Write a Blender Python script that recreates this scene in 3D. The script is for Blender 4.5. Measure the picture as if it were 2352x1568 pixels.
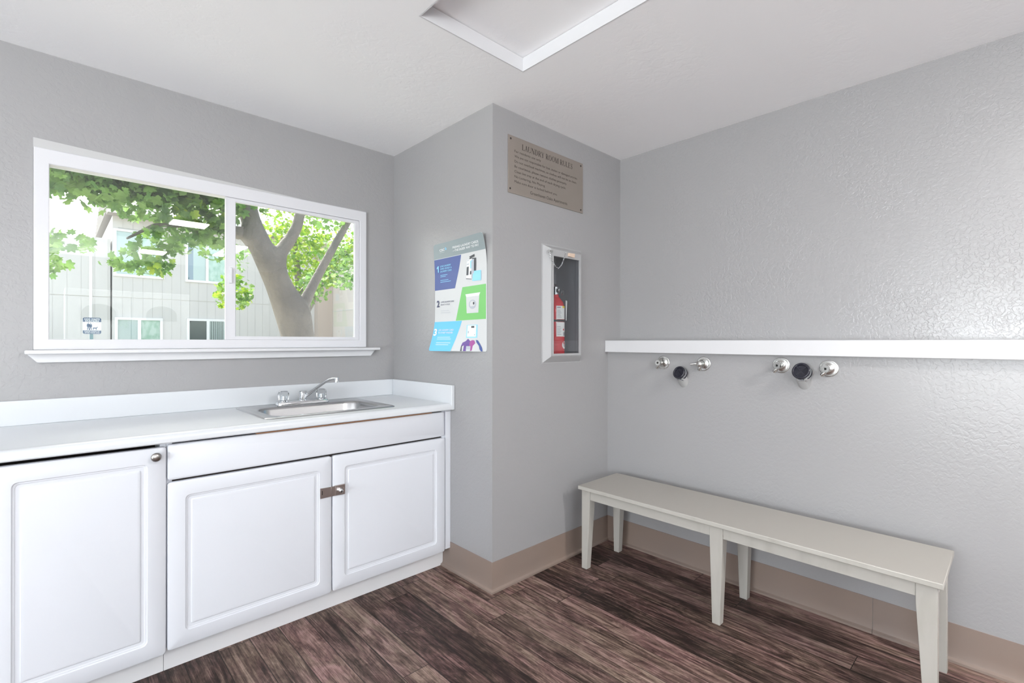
import bpy, bmesh, math, random
from mathutils import Vector, Matrix

# ------------------------------------------------------------------ scene, camera, world, lights
S = bpy.context.scene
for o in list(bpy.data.objects): bpy.data.objects.remove(o, do_unlink=True)
COL = S.collection
S.view_settings.view_transform = 'Standard'
S.view_settings.look = 'None'
S.view_settings.gamma = 1.0
S.view_settings.use_curve_mapping = False
S.view_settings.exposure = 0.17
S.cycles.use_denoising = True
S.cycles.max_bounces = 10
S.cycles.diffuse_bounces = 6
S.cycles.transparent_max_bounces = 24
S.cycles.sample_clamp_indirect = 8.0
S.cycles.caustics_reflective = False
S.cycles.caustics_refractive = False

cam_d = bpy.data.cameras.new('camera')
cam = bpy.data.objects.new('camera', cam_d); COL.objects.link(cam)
cam_d.sensor_width = 36.0
cam_d.lens = 36.0 * 1114.2 / 2352.0
cam_d.clip_start = 0.02
YAW = 0.7576
fw = Vector((math.sin(YAW), math.cos(YAW), 0.0004)).normalized()
rt = Vector((math.cos(YAW), -math.sin(YAW), 0.0))
up = rt.cross(fw).normalized()
ro = 0.0009
rt2 = rt * math.cos(ro) + up * math.sin(ro); up2 = up * math.cos(ro) - rt * math.sin(ro)
cam.matrix_world = Matrix(((rt2.x, up2.x, -fw.x, 0), (rt2.y, up2.y, -fw.y, 0), (rt2.z, up2.z, -fw.z, 1.2493), (0, 0, 0, 1)))
S.camera = cam

w = bpy.data.worlds.new('sky'); S.world = w; w.use_nodes = True
wn = w.node_tree.nodes; wl = w.node_tree.links
sky = wn.new('ShaderNodeTexSky'); sky.sky_type = 'NISHITA'; sky.sun_disc = False
sky.sun_elevation = math.radians(38); sky.sun_rotation = math.radians(-4)
sky.air_density = 1.0; sky.dust_density = 3.5; sky.ozone_density = 1.0
bg = wn['Background']; bg.inputs[1].default_value = .60
hsv = wn.new('ShaderNodeHueSaturation'); hsv.inputs['Saturation'].default_value = .45      # thin bright haze
wl.new(sky.outputs[0], hsv.inputs['Color']); wl.new(hsv.outputs[0], bg.inputs[0])

sun_d = bpy.data.lights.new('sun', 'SUN'); sun_d.energy = 7.0; sun_d.angle = math.radians(0.6); sun_d.color = (1, .95, .87)
sun = bpy.data.objects.new('sun', sun_d); COL.objects.link(sun)
az, el = math.radians(-4), math.radians(62)
sd = Vector((math.sin(az) * math.cos(el), math.cos(az) * math.cos(el), math.sin(el)))
sun.rotation_euler = sd.to_track_quat('Z', 'Y').to_euler()

def area(name, loc, target, sx, sy, power, color=(1, 1, 1)):
    d = bpy.data.lights.new(name, 'AREA'); d.shape = 'RECTANGLE'; d.size = sx; d.size_y = sy; d.energy = power; d.color = color
    o = bpy.data.objects.new(name, d); COL.objects.link(o); o.location = loc
    o.rotation_euler = (Vector(target) - Vector(loc)).to_track_quat('-Z', 'Y').to_euler()
    return o
# daylight through the open glazed doorway in the left wall and added fill light behind the camera, both tilted up to brighten the ceiling
area('door_daylight', (-3.94, -.10, 1.2), (-2.94, -.05, 2.25), 2.0, 2.0, 245, (.92, .96, 1.0))
area('ceiling_fill_light', (-1.2, -3.30, 1.45), (-.85, -2.3, 3.9), 1.6, 1.4, 205, (.95, .97, 1.0))
LIGHT_E = 14.0      # strength of the ceiling lamp diffusers

# ------------------------------------------------------------------ dimensions (metres)
YW, XC, YC, XR, XL, H = 2.786, 1.592, 1.825, 2.702, 2.565, 2.44
XW, YF = -4.0, -3.4

# ------------------------------------------------------------------ materials
MAT = {}
def mat(name, col, rough=.5, metal=0., spec=.5, coat=0., emis=None, bump=None, trans=0., ior=1.45, var=None):
    m = bpy.data.materials.new(name); m.use_nodes = True
    nt = m.node_tree; p = nt.nodes['Principled BSDF']
    p.inputs['Base Color'].default_value = (*col, 1)
    p.inputs['Roughness'].default_value = rough
    p.inputs['Metallic'].default_value = metal
    p.inputs['Specular IOR Level'].default_value = spec
    p.inputs['Coat Weight'].default_value = coat
    p.inputs['IOR'].default_value = ior
    p.inputs['Transmission Weight'].default_value = trans
    if emis:
        p.inputs['Emission Color'].default_value = (*emis[0], 1); p.inputs['Emission Strength'].default_value = emis[1]
    tc = None
    if bump or var:
        tc = nt.nodes.new('ShaderNodeTexCoord')
    if bump:      # (scale, strength, distance, detail)
        n = nt.nodes.new('ShaderNodeTexNoise'); n.inputs['Scale'].default_value = bump[0]; n.inputs['Detail'].default_value = bump[3] if len(bump) > 3 else 3
        b = nt.nodes.new('ShaderNodeBump'); b.inputs['Strength'].default_value = bump[1]; b.inputs['Distance'].default_value = bump[2]
        nt.links.new(tc.outputs['Object'], n.inputs['Vector']); nt.links.new(n.outputs['Fac'], b.inputs['Height']); nt.links.new(b.outputs[0], p.inputs['Normal'])
    if var:       # (scale, colour2, stretch, lo, hi)
        n = nt.nodes.new('ShaderNodeTexNoise'); n.inputs['Scale'].default_value = var[0]; n.inputs['Detail'].default_value = 5
        mp = nt.nodes.new('ShaderNodeMapping'); mp.inputs['Scale'].default_value = var[2]
        r = nt.nodes.new('ShaderNodeValToRGB'); r.color_ramp.elements[0].position = var[3]; r.color_ramp.elements[1].position = var[4]
        r.color_ramp.elements[0].color = (*col, 1); r.color_ramp.elements[1].color = (*var[1], 1)
        nt.links.new(tc.outputs['Object'], mp.inputs[0]); nt.links.new(mp.outputs[0], n.inputs['Vector']); nt.links.new(n.outputs['Fac'], r.inputs[0]); nt.links.new(r.outputs[0], p.inputs['Base Color'])
    MAT[name] = m
    return m

def plaster(name, col, rough, sc, amt, spec=.5):
    """rolled paint over knockdown plaster: fine orange peel plus larger flat-topped patches"""
    m = bpy.data.materials.new(name); m.use_nodes = True; nt = m.node_tree; p = nt.nodes['Principled BSDF']
    p.inputs['Base Color'].default_value = (*col, 1); p.inputs['Roughness'].default_value = rough; p.inputs['Specular IOR Level'].default_value = spec
    tc = nt.nodes.new('ShaderNodeTexCoord')
    n1 = nt.nodes.new('ShaderNodeTexNoise'); n1.inputs['Scale'].default_value = 34 * sc; n1.inputs['Detail'].default_value = 3; n1.inputs['Distortion'].default_value = .5
    r1 = nt.nodes.new('ShaderNodeMapRange'); r1.inputs[1].default_value = .40; r1.inputs[2].default_value = .56; r1.clamp = True; r1.interpolation_type = 'SMOOTHSTEP'
    n2 = nt.nodes.new('ShaderNodeTexNoise'); n2.inputs['Scale'].default_value = 170; n2.inputs['Detail'].default_value = 2
    n3 = nt.nodes.new('ShaderNodeTexNoise'); n3.inputs['Scale'].default_value = 2.2; n3.inputs['Detail'].default_value = 2
    r3 = nt.nodes.new('ShaderNodeMapRange'); r3.inputs[1].default_value = .38; r3.inputs[2].default_value = .66; r3.inputs[3].default_value = .25; r3.inputs[4].default_value = 1
    mu = nt.nodes.new('ShaderNodeMath'); mu.operation = 'MULTIPLY'
    ad = nt.nodes.new('ShaderNodeMath'); ad.operation = 'MULTIPLY_ADD'; ad.inputs[1].default_value = .30
    b = nt.nodes.new('ShaderNodeBump'); b.inputs['Strength'].default_value = amt; b.inputs['Distance'].default_value = .0016
    L = nt.links.new
    for n in (n1, n2, n3): L(tc.outputs['Object'], n.inputs['Vector'])
    L(n1.outputs['Fac'], r1.inputs[0]); L(n3.outputs['Fac'], r3.inputs[0]); L(r1.outputs[0], mu.inputs[0]); L(r3.outputs[0], mu.inputs[1])
    L(n2.outputs['Fac'], ad.inputs[0]); L(mu.outputs[0], ad.inputs[2]); L(ad.outputs[0], b.inputs['Height']); L(b.outputs[0], p.inputs['Normal'])
    MAT[name] = m
    return m

def wood_floor():
    m = bpy.data.materials.new('plank_floor'); m.use_nodes = True; nt = m.node_tree; p = nt.nodes['Principled BSDF']; L = nt.links.new
    def M(op, a=None, b=None, c=None):
        n = nt.nodes.new('ShaderNodeMath'); n.operation = op
        for i, v in enumerate((a, b, c)):
            if v is None: continue
            if isinstance(v, (int, float)): n.inputs[i].default_value = v
            else: L(v, n.inputs[i])
        return n.outputs[0]
    tc = nt.nodes.new('ShaderNodeTexCoord'); sp = nt.nodes.new('ShaderNodeSeparateXYZ'); L(tc.outputs['Object'], sp.inputs[0])
    W, LEN = .115, 1.18
    x = M('DIVIDE', M('ADD', sp.outputs[0], 10 - 1.520 + W * 100 - 10), W)
    row = M('FLOOR', x); fx = M('FRACT', x)
    wn1 = nt.nodes.new('ShaderNodeTexWhiteNoise'); wn1.noise_dimensions = '1D'; L(row, wn1.inputs['W'])
    y = M('ADD', M('DIVIDE', sp.outputs[1], LEN), M('MULTIPLY', wn1.outputs['Value'], 7.3))
    cl = M('FLOOR', y); fy = M('FRACT', y)
    cb = nt.nodes.new('ShaderNodeCombineXYZ'); L(row, cb.inputs[0]); L(cl, cb.inputs[1])
    wn2 = nt.nodes.new('ShaderNodeTexWhiteNoise'); wn2.noise_dimensions = '3D'; L(cb.outputs[0], wn2.inputs['Vector'])
    idv = wn2.outputs['Value']
    sepc = nt.nodes.new('ShaderNodeSeparateXYZ'); L(wn2.outputs['Color'], sepc.inputs[0])
    # grain coordinates, shifted for every plank
    gx = M('ADD', sp.outputs[0], M('MULTIPLY', sepc.outputs[0], 31.)); gy = M('ADD', sp.outputs[1], M('MULTIPLY', sepc.outputs[1], 57.))
    gc = nt.nodes.new('ShaderNodeCombineXYZ'); L(gx, gc.inputs[0]); L(gy, gc.inputs[1]); L(M('MULTIPLY', idv, 9.), gc.inputs[2])
    def noise(sx, sy, sc, det, dist=0., rgh=.6):
        mp = nt.nodes.new('ShaderNodeMapping'); mp.inputs['Scale'].default_value = (sx, sy, 1); L(gc.outputs[0], mp.inputs[0])
        n = nt.nodes.new('ShaderNodeTexNoise'); n.inputs['Scale'].default_value = sc; n.inputs['Detail'].default_value = det; n.inputs['Roughness'].default_value = rgh; n.inputs['Distortion'].default_value = dist
        L(mp.outputs[0], n.inputs['Vector']); return n.outputs['Fac']
    broad = noise(8, 1.5, 1.7, 6, 2.2, .66); streak = noise(30, 1.1, 2.6, 9, .8, .74); fine = noise(110, 5, 3.0, 5, .2, .7); blot = noise(6, 2.6, 2.0, 6, 2.6, .7)
    v = M('ADD', M('MULTIPLY', broad, .62), M('ADD', M('MULTIPLY', streak, 1.05), M('ADD', M('MULTIPLY', fine, .38), M('MULTIPLY', blot, .50))))
    v = M('ADD', M('SUBTRACT', v, 1.275), M('MULTIPLY', M('SUBTRACT', idv, .5), .24))
    v = M('ADD', M('MULTIPLY', v, 2.15), .47)
    r = nt.nodes.new('ShaderNodeValToRGB'); L(v, r.inputs[0])
    cr = r.color_ramp
    cols = [(0.0, (.020, .013, .012)), (.22, (.045, .030, .028)), (.42, (.098, .067, .062)), (.58, (.155, .112, .104)), (.76, (.235, .180, .168)), (1.0, (.36, .29, .275))]
    cr.elements[0].position = 0; cr.elements[0].color = (*cols[0][1], 1); cr.elements[1].position = 1; cr.elements[1].color = (*cols[-1][1], 1)
    for q, c in cols[1:-1]:
        e = cr.elements.new(q); e.color = (*c, 1)
    # per plank hue: some redder, some olive brown
    hs = nt.nodes.new('ShaderNodeMix'); hs.data_type = 'RGBA'; hs.blend_type = 'MULTIPLY'; hs.inputs[0].default_value = 1
    rr = nt.nodes.new('ShaderNodeValToRGB'); L(sepc.outputs[2], rr.inputs[0])
    rr.color_ramp.elements[0].color = (.86, .80, .74, 1); rr.color_ramp.elements[1].color = (.98, .82, .80, 1)
    L(r.outputs[0], hs.inputs[6]); L(rr.outputs[0], hs.inputs[7])
    hn = noise(4, 1.0, 2.4, 4, 1.5)
    hr = nt.nodes.new('ShaderNodeValToRGB'); L(hn, hr.inputs[0]); hr.color_ramp.elements[0].position = .40; hr.color_ramp.elements[1].position = .60
    hr.color_ramp.elements[0].color = (.92, .95, .84, 1); hr.color_ramp.elements[1].color = (1.05, .96, .965, 1)
    h2 = nt.nodes.new('ShaderNodeMix'); h2.data_type = 'RGBA'; h2.blend_type = 'MULTIPLY'; h2.inputs[0].default_value = 1
    L(hs.outputs[2], h2.inputs[6]); L(hr.outputs[0], h2.inputs[7])
    # seams
    ex = M('MINIMUM', fx, M('SUBTRACT', 1.0, fx)); ey = M('MINIMUM', fy, M('SUBTRACT', 1.0, fy))
    sx_ = M('LESS_THAN', ex, .015); sy_ = M('LESS_THAN', ey, .0013)
    seam = M('MAXIMUM', sx_, sy_)
    mx = nt.nodes.new('ShaderNodeMix'); mx.data_type = 'RGBA'; L(M('MULTIPLY', seam, .85), mx.inputs[0]); L(h2.outputs[2], mx.inputs[6]); mx.inputs[7].default_value = (.012, .009, .008, 1)
    L(mx.outputs[2], p.inputs['Base Color'])
    rg = M('ADD', .44, M('MULTIPLY', fine, .22)); L(rg, p.inputs['Roughness']); p.inputs['Specular IOR Level'].default_value = .35
    b = nt.nodes.new('ShaderNodeBump'); b.inputs['Strength'].default_value = .35; b.inputs['Distance'].default_value = .001
    L(M('SUBTRACT', M('MULTIPLY', streak, .6), seam), b.inputs['Height']); L(b.outputs[0], p.inputs['Normal'])
    MAT['plank_floor'] = m

def glass_mat(name, tint, extra=1.0):
    m = bpy.data.materials.new(name); m.use_nodes = True; nt = m.node_tree; nt.nodes.clear(); L = nt.links.new
    out = nt.nodes.new('ShaderNodeOutputMaterial'); mx = nt.nodes.new('ShaderNodeMixShader'); t = nt.nodes.new('ShaderNodeBsdfTransparent'); g = nt.nodes.new('ShaderNodeBsdfGlossy')
    t.inputs[0].default_value = (*tint, 1); g.inputs['Roughness'].default_value = 0.0
    lw = nt.nodes.new('ShaderNodeLayerWeight'); lw.inputs[0].default_value = .5
    pw = nt.nodes.new('ShaderNodeMath'); pw.operation = 'POWER'; pw.inputs[1].default_value = 4.5; L(lw.outputs['Facing'], pw.inputs[0])
    ma = nt.nodes.new('ShaderNodeMath'); ma.operation = 'MULTIPLY_ADD'; ma.inputs[1].default_value = .9; ma.inputs[2].default_value = .045 * extra; L(pw.outputs[0], ma.inputs[0])
    L(ma.outputs[0], mx.inputs[0]); L(t.outputs[0], mx.inputs[1]); L(g.outputs[0], mx.inputs[2]); L(mx.outputs[0], out.inputs[0])
    MAT[name] = m

def leaf_mat(name, c1, c2, tr):
    m = bpy.data.materials.new(name); m.use_nodes = True; nt = m.node_tree; nt.nodes.clear(); L = nt.links.new
    out = nt.nodes.new('ShaderNodeOutputMaterial'); mx = nt.nodes.new('ShaderNodeMixShader'); d = nt.nodes.new('ShaderNodeBsdfPrincipled'); t = nt.nodes.new('ShaderNodeBsdfTranslucent')
    d.inputs['Roughness'].default_value = .45
    tc = nt.nodes.new('ShaderNodeTexCoord'); n = nt.nodes.new('ShaderNodeTexNoise'); n.inputs['Scale'].default_value = 6; n.inputs['Detail'].default_value = 2; L(tc.outputs['Object'], n.inputs['Vector'])
    r = nt.nodes.new('ShaderNodeValToRGB'); r.color_ramp.elements[0].position = .38; r.color_ramp.elements[1].position = .62
    r.color_ramp.elements[0].color = (*c1, 1); r.color_ramp.elements[1].color = (*c2, 1); L(n.outputs['Fac'], r.inputs[0])
    L(r.outputs[0], d.inputs['Base Color']); L(r.outputs[0], t.inputs['Color']); mx.inputs[0].default_value = tr
    L(d.outputs[0], mx.inputs[1]); L(t.outputs[0], mx.inputs[2]); L(mx.outputs[0], out.inputs[0]); MAT[name] = m

plaster('wall_paint', (.336, .332, .335), .36, 1.6, .26)
plaster('wall_paint_right', (.343, .339, .342), .24, 2.1, .5); plaster('wall_paint_low', (.343, .339, .342), .30, 1.8, .22)
plaster('ceiling_paint', (.93, .93, .94), .6, .8, .22, .3)
wood_floor()
mat('white_laminate', (.65, .668, .71), .33)
mat('counter_white', (.64, .66, .685), .26, spec=.5)
mat('white_trim', (.66, .66, .675), .38)
mat('vinyl_white', (.66, .66, .685), .32)
mat('toe_white', (.68, .68, .69), .5, bump=(30, .3, .002))
mat('cabinet_shade', (.03, .022, .02), .8)  # near-black sheets put the shade inside the cabinets into colour
mat('chipboard', (.42, .20, .10), .9)
mat('cove_vinyl', (.262, .197, .162), .48, var=(2.0, (.24, .19, .165), (1, 1, 1), .35, .65))
mat('steel', (.50, .50, .51), .26, 1.0, bump=(60, .03, .001))
mat('chrome', (.72, .74, .76), .09, 1.0)
mat('dull_chrome', (.62, .62, .60), .22, 1.0)
mat('nickel', (.42, .40, .385), .28, 1.0)
mat('bronze_steel', (.46, .41, .395), .34, 1.0)
mat('rubber', (.026, .026, .036), .22)
mat('dark_hole', (.01, .01, .01), .8)
mat('pipe_paint', (.42, .42, .42), .4)
mat('clear_acrylic', (.95, .97, .98), .04, trans=1.0, ior=1.3)
mat('bench_white', (.44, .422, .385), .42, bump=(25, .15, .001), var=(14, (.37, .352, .315), (1, 1, .25), .52, .8))
mat('bench_top', (.395, .372, .338), .42, spec=.35)
mat('sign_bronze', (.33, .285, .255), .42, .3, bump=(90, .05, .0005), var=(2.5, (.285, .25, .22), (1, 1, 1), .3, .7))
mat('ink_brown', (.045, .035, .032), .6)
mat('cabinet_grey', (.40, .40, .405), .4); mat('white_plaster', (.52, .52, .52), .6)
mat('tub_grey', (.15, .155, .175), .4)
mat('tub_edge', (.02, .02, .022), .6)
mat('ext_red', (.62, .018, .03), .25, coat=.4)
mat('paper', (.80, .80, .79), .5)
mat('yellow_print', (.80, .62, .06), .5)
mat('grey_print', (.32, .33, .36), .5)
mat('brass', (.85, .66, .52), .3, .3)
mat('p_white', (.58, .59, .595), .35, spec=.4)
mat('p_grey', (.235, .285, .30), .35)
mat('p_blue', (.050, .085, .28), .35)
mat('p_green', (.16, .50, .13), .35)
mat('p_cyan', (.09, .47, .80), .35)
mat('p_lightcyan', (.25, .62, .88), .35)
mat('p_navy', (.025, .03, .10), .4)
mat('p_text_white', (.74, .76, .77), .4)
mat('p_purple', (.12, .055, .27), .4)
mat('p_magenta', (.33, .06, .27), .4)
mat('p_dark', (.05, .055, .065), .4)
mat('p_shade', (.42, .45, .50), .4)
mat('siding', (.66, .65, .63), .75, var=(3, (.62, .61, .595), (1, 1, .2), .3, .7))
mat('siding_tan', (.70, .64, .58), .8)
mat('siding_brown', (.52, .44, .38), .8)
mat('fascia', (.85, .84, .83), .6)
mat('soffit', (.34, .31, .29), .8)
mat('roofing', (.20, .19, .18), .9)
mat('ext_frame', (.86, .87, .88), .45)
mat('blinds', (.70, .75, .76), .6)
mat('curtain_blue', (.30, .37, .50), .7)
mat('room_dark', (.10, .12, .12), .6)
mat('green_reflection', (.42, .64, .50), .25, var=(9, (.72, .84, .76), (1, 1, .6), .35, .6))  # mottled leaf reflection painted onto panels behind the far glass
mat('bark', (.25, .225, .205), .8, bump=(22, .9, .02, 8), var=(5, (.18, .165, .155), (1, 1, .5), .42, .62))
mat('courtyard_concrete', (.46, .44, .38), .9)  # unseen courtyard ground, pale concrete tone raised to bounce sunlight
mat('dog_blue', (.055, .10, .19), .5)
mat('dog_white', (.80, .83, .86), .5)
mat('post_green', (.13, .24, .27), .6)
mat('dryer_white', (.86, .87, .88), .3)
mat('dryer_dark', (.10, .11, .10), .3)
mat('lamp', (.9, .9, .9), .5, emis=((1, .985, .96), LIGHT_E)); mat('lamp_fill', (.9, .9, .9), .5, emis=((1, .985, .96), LIGHT_E * 8))
mat('vent_grey', (.32, .33, .34), .6)
glass_mat('pane_glass', (.955, .98, .97), 1.5)
glass_mat('cab_glass', (.96, .97, .975), 1.3)
glass_mat('far_glass', (.93, .97, .96), 1.5)
leaf_mat('leaf_green', (.13, .26, .075), (.29, .47, .13), .58)
leaf_mat('leaf_lime', (.13, .30, .03), (.42, .55, .06), .55)

# ------------------------------------------------------------------ mesh builder
class MB:
    def __init__(s): s.v = []; s.f = []; s.m = []; s.mats = []
    def mi(s, name):
        if name not in s.mats: s.mats.append(name)
        return s.mats.index(name)
    def add(s, vs, fs, m):
        b = len(s.v); s.v += [tuple(p) for p in vs]; k = s.mi(m)
        for f in fs: s.f.append(tuple(b + i for i in f)); s.m.append(k)
        return s
    def box(s, x0, x1, y0, y1, z0, z1, m):
        vs = [(x, y, z) for x in (x0, x1) for y in (y0, y1) for z in (z0, z1)]
        return s.add(vs, [(0, 1, 3, 2), (4, 6, 7, 5), (0, 4, 5, 1), (2, 3, 7, 6), (0, 2, 6, 4), (1, 5, 7, 3)], m)
    def hexa(s, b, t, m):   # b,t: four points each
        return s.add(list(b) + list(t), [(3, 2, 1, 0), (4, 5, 6, 7), (0, 1, 5, 4), (1, 2, 6, 5), (2, 3, 7, 6), (3, 0, 4, 7)], m)
    def prism(s, pts, d, m):   # planar polygon swept by vector d
        n = len(pts); P = [Vector(p) for p in pts]; d = Vector(d)
        vs = P + [p + d for p in P]
        return s.add(vs, [tuple(range(n))[::-1], tuple(range(n, 2 * n))] + [(i, (i + 1) % n, n + (i + 1) % n, n + i) for i in range(n)], m)
    def rings(s, rs, m, cap0=True, cap1=True):
        n = len(rs[0]); vs = [p for r in rs for p in r]; fs = []
        for k in range(len(rs) - 1):
            for i in range(n):
                j = (i + 1) % n; fs.append((k * n + i, k * n + j, (k + 1) * n + j, (k + 1) * n + i))
        if cap0: fs.append(tuple(range(n))[::-1])
        if cap1: fs.append(tuple((len(rs) - 1) * n + i for i in range(n)))
        return s.add(vs, fs, m)
    def lathe(s, prof, o, ax, m, seg=28, cap0=True, cap1=True):   # prof: (r, t)
        o = Vector(o); a = Vector(ax).normalized(); u = a.orthogonal().normalized(); w_ = a.cross(u)
        rs = []
        for r, t in prof:
            rs.append([o + a * t + (u * math.cos(2 * math.pi * i / seg) + w_ * math.sin(2 * math.pi * i / seg)) * max(r, 1e-5) for i in range(seg)])
        return s.rings(rs, m, cap0, cap1)
    def tube(s, pts, rad, m, seg=12):
        P = [Vector(p) for p in pts]; rs = []; pu = None
        for i, p in enumerate(P):
            t = (P[min(i + 1, len(P) - 1)] - P[max(i - 1, 0)]).normalized()
            u = t.orthogonal().normalized() if pu is None else (pu - t * pu.dot(t)).normalized()
            pu = u; v = t.cross(u); r = rad[i] if isinstance(rad, (list, tuple)) else rad
            rs.append([p + (u * math.cos(2 * math.pi * k / seg) + v * math.sin(2 * math.pi * k / seg)) * r for k in range(seg)])
        return s.rings(rs, m)
    def build(s, name, parent=None, bevel=0., seg=2, smooth=None, fix=True):
        me = bpy.data.meshes.new(name); me.from_pydata(s.v, [], s.f)
        for k in s.mats: me.materials.append(MAT[k])
        me.polygons.foreach_set('material_index', s.m)
        if fix:
            bm = bmesh.new(); bm.from_mesh(me); bmesh.ops.recalc_face_normals(bm, faces=bm.faces); bm.to_mesh(me); bm.free()
        me.update()
        if smooth is not None:
            me.polygons.foreach_set('use_smooth', [True] * len(me.polygons)); me.set_sharp_from_angle(angle=math.radians(smooth))
        o = bpy.data.objects.new(name, me); COL.objects.link(o)
        if parent is not None:
            o.parent = parent
            if not parent.get('_local'): o.matrix_parent_inverse = parent.matrix_basis.inverted()
        if bevel:
            b = o.modifiers.new('bevel', 'BEVEL'); b.width = bevel; b.segments = seg; b.limit_method = 'ANGLE'; b.angle_limit = math.radians(35)
            if smooth is None:
                me.polygons.foreach_set('use_smooth', [True] * len(me.polygons)); me.set_sharp_from_angle(angle=math.radians(35))
                b.harden_normals = False
        return o

def empty(name, loc, label=None, cat=None, group=None, kind=None):
    o = bpy.data.objects.new(name, None); COL.objects.link(o); o.location = loc; o.empty_display_size = .05
    tag(o, label, cat, group, kind)
    return o
def tag(o, label=None, cat=None, group=None, kind=None):
    if label: o['label'] = label
    if cat: o['category'] = cat
    if group: o['group'] = group
    if kind: o['kind'] = kind
    return o
def struct(o): o['kind'] = 'structure'; return o

_txt = {}
def text_mesh(body, bold=0.):
    key = (body, bold)
    if key in _txt: return _txt[key]
    cu = bpy.data.curves.new('t', 'FONT'); cu.body = body; cu.size = 1; cu.offset = bold; cu.resolution_u = 3
    ob = bpy.data.objects.new('t', cu); COL.objects.link(ob); bpy.context.view_layer.update()
    me = bpy.data.meshes.new_from_object(ob.evaluated_get(bpy.context.evaluated_depsgraph_get()))
    vs = [(v.co.x, v.co.y) for v in me.vertices]; fs = [tuple(p.vertices) for p in me.polygons]
    bpy.data.objects.remove(ob); bpy.data.curves.remove(cu); bpy.data.meshes.remove(me)
    _txt[key] = (vs, fs); return _txt[key]
def put_text(mb, body, x, y, wid, hgt, fn, m, bold=0., align='L'):
    """lettering whose box is wid wide and whose capitals are hgt tall, (x, y) = left end of the baseline"""
    vs, fs = text_mesh(body, bold)
    x0 = min(v[0] for v in vs); x1 = max(v[0] for v in vs)
    sy = hgt / .70; sx = wid / (x1 - x0) if wid else sy
    if align == 'C': x -= (x1 - x0) * sx / 2
    mb.add([fn(x + (vx - x0) * sx, y + vy * sy) for vx, vy in vs], fs, m)

# ------------------------------------------------------------------ room shell
WX0, WX1, WZ0, WZ1 = -.06, 1.395, 1.214, 2.043
b = MB(); T = .16
b.box(XW, WX0, YW, YW + T, 0, H, 'wall_paint'); b.box(WX1, 3.0, YW, YW + T, 0, H, 'wall_paint')
b.box(WX0, WX1, YW, YW + T, 0, WZ0, 'wall_paint'); b.box(WX0, WX1, YW, YW + T, WZ1, H, 'wall_paint')
struct(b.build('wall_back'))
# column: two faces round a hollow; the far one has the recess for the extinguisher cabinet
NX0, NX1, NZ0, NZ1 = 1.985, 2.256, 1.160, 1.768
b = MB()
b.box(XC, XC + .09, YC, YW, 0, H, 'wall_paint')
b.box(XC + .09, NX0, YC, YC + .09, 0, H, 'wall_paint'); b.box(NX1, XR, YC, YC + .09, 0, H, 'wall_paint')
b.box(NX0, NX1, YC, YC + .09, 0, NZ0, 'wall_paint'); b.box(NX0, NX1, YC, YC + .09, NZ1, H, 'wall_paint')
struct(b.build('wall_column'))
b = MB(); b.box(XR, XR + .12, YF, YW, 0, H, 'wall_paint_right'); struct(b.build('wall_right'))
b = MB(); b.box(XL, XR - .0005, YF, YC, 0, 1.184, 'wall_paint_low'); struct(b.build('wall_right_lower'))
b = MB(); DY0, DY1, DZ = -1.15, .95, 2.25
b.box(XW - .12, XW, YF, DY0, 0, H, 'wall_paint'); b.box(XW - .12, XW, DY1, YW, 0, H, 'wall_paint'); b.box(XW - .12, XW, DY0, DY1, DZ, H, 'wall_paint')
struct(b.build('wall_left'))
b = MB(); b.box(XW, -2.05, YF - .12, YF, 0, H, 'wall_paint'); b.box(-.35, XR, YF - .12, YF, 0, H, 'wall_paint'); b.box(-2.05, -.35, YF - .12, YF, 0, .75, 'wall_paint'); b.box(-2.05, -.35, YF - .12, YF, 2.25, H, 'wall_paint')
struct(b.build('wall_front'))
b = MB(); b.box(XW, XR, YF, YW, -.1, 0, 'plank_floor'); struct(b.build('floor'))
# ceiling with the attic hatch opening
HX0, HX1, HY0, HY1 = .97, 1.508, .765, 1.525
b = MB(); b.box(XW, HX0, YF, YW, H, H + .12, 'ceiling_paint'); b.box(HX1, XR, YF, YW, H, H + .12, 'ceiling_paint')
b.box(HX0, HX1, YF, HY0, H, H + .12, 'ceiling_paint'); b.box(HX0, HX1, HY1, YW, H, H + .12, 'ceiling_paint')
struct(b.build('ceiling'))
hatch = empty('attic_hatch', (1.239, 1.145, H), 'square white attic hatch panel set up in the ceiling above the column', 'hatch')
b = MB(); b.box(HX0, HX1, HY0, HY1, 2.5005, 2.52, 'ceiling_paint'); b.build('hatch_panel', hatch)
b = MB(); t = .006; z0 = H - .0008; z1 = 2.4985
b.box(HX1 - t, HX1 - .0005, HY0 + .0005, HY1 - .0005, z0, z1, 'white_trim'); b.box(HX0 + .0005, HX0 + t, HY0 + .0005, HY1 - .0005, z0, z1, 'white_trim')
b.box(HX0 + t, HX1 - t, HY1 - t, HY1 - .0005, z0, z1 - .001, 'white_trim'); b.box(HX0 + t, HX1 - t, HY0 + .0005, HY0 + t, z0, z1 - .001, 'white_trim')
b.build('hatch_frame', hatch)
# eave over the outside of the window, added unseen to block direct sun
b = MB(); b.box(-3, 3.2, YW + T, YW + T + .75, 2.62, 2.74, 'fascia'); b.box(-3, 3.2, YW, YW + T, H + .12, 2.8, 'fascia'); struct(b.build('added_eave'))
# pale plaster patch over the window
b = MB(); b.prism([(WX0, YW - .003, WZ1), (WX0, YW - .003, WZ1 + .040), (.45, YW - .003, WZ1 + .022), (1.0, YW - .003, WZ1 + .004), (1.0, YW - .003, WZ1)], (0, .0032, 0), 'white_plaster')
struct(b.build('trim_2'))

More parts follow.
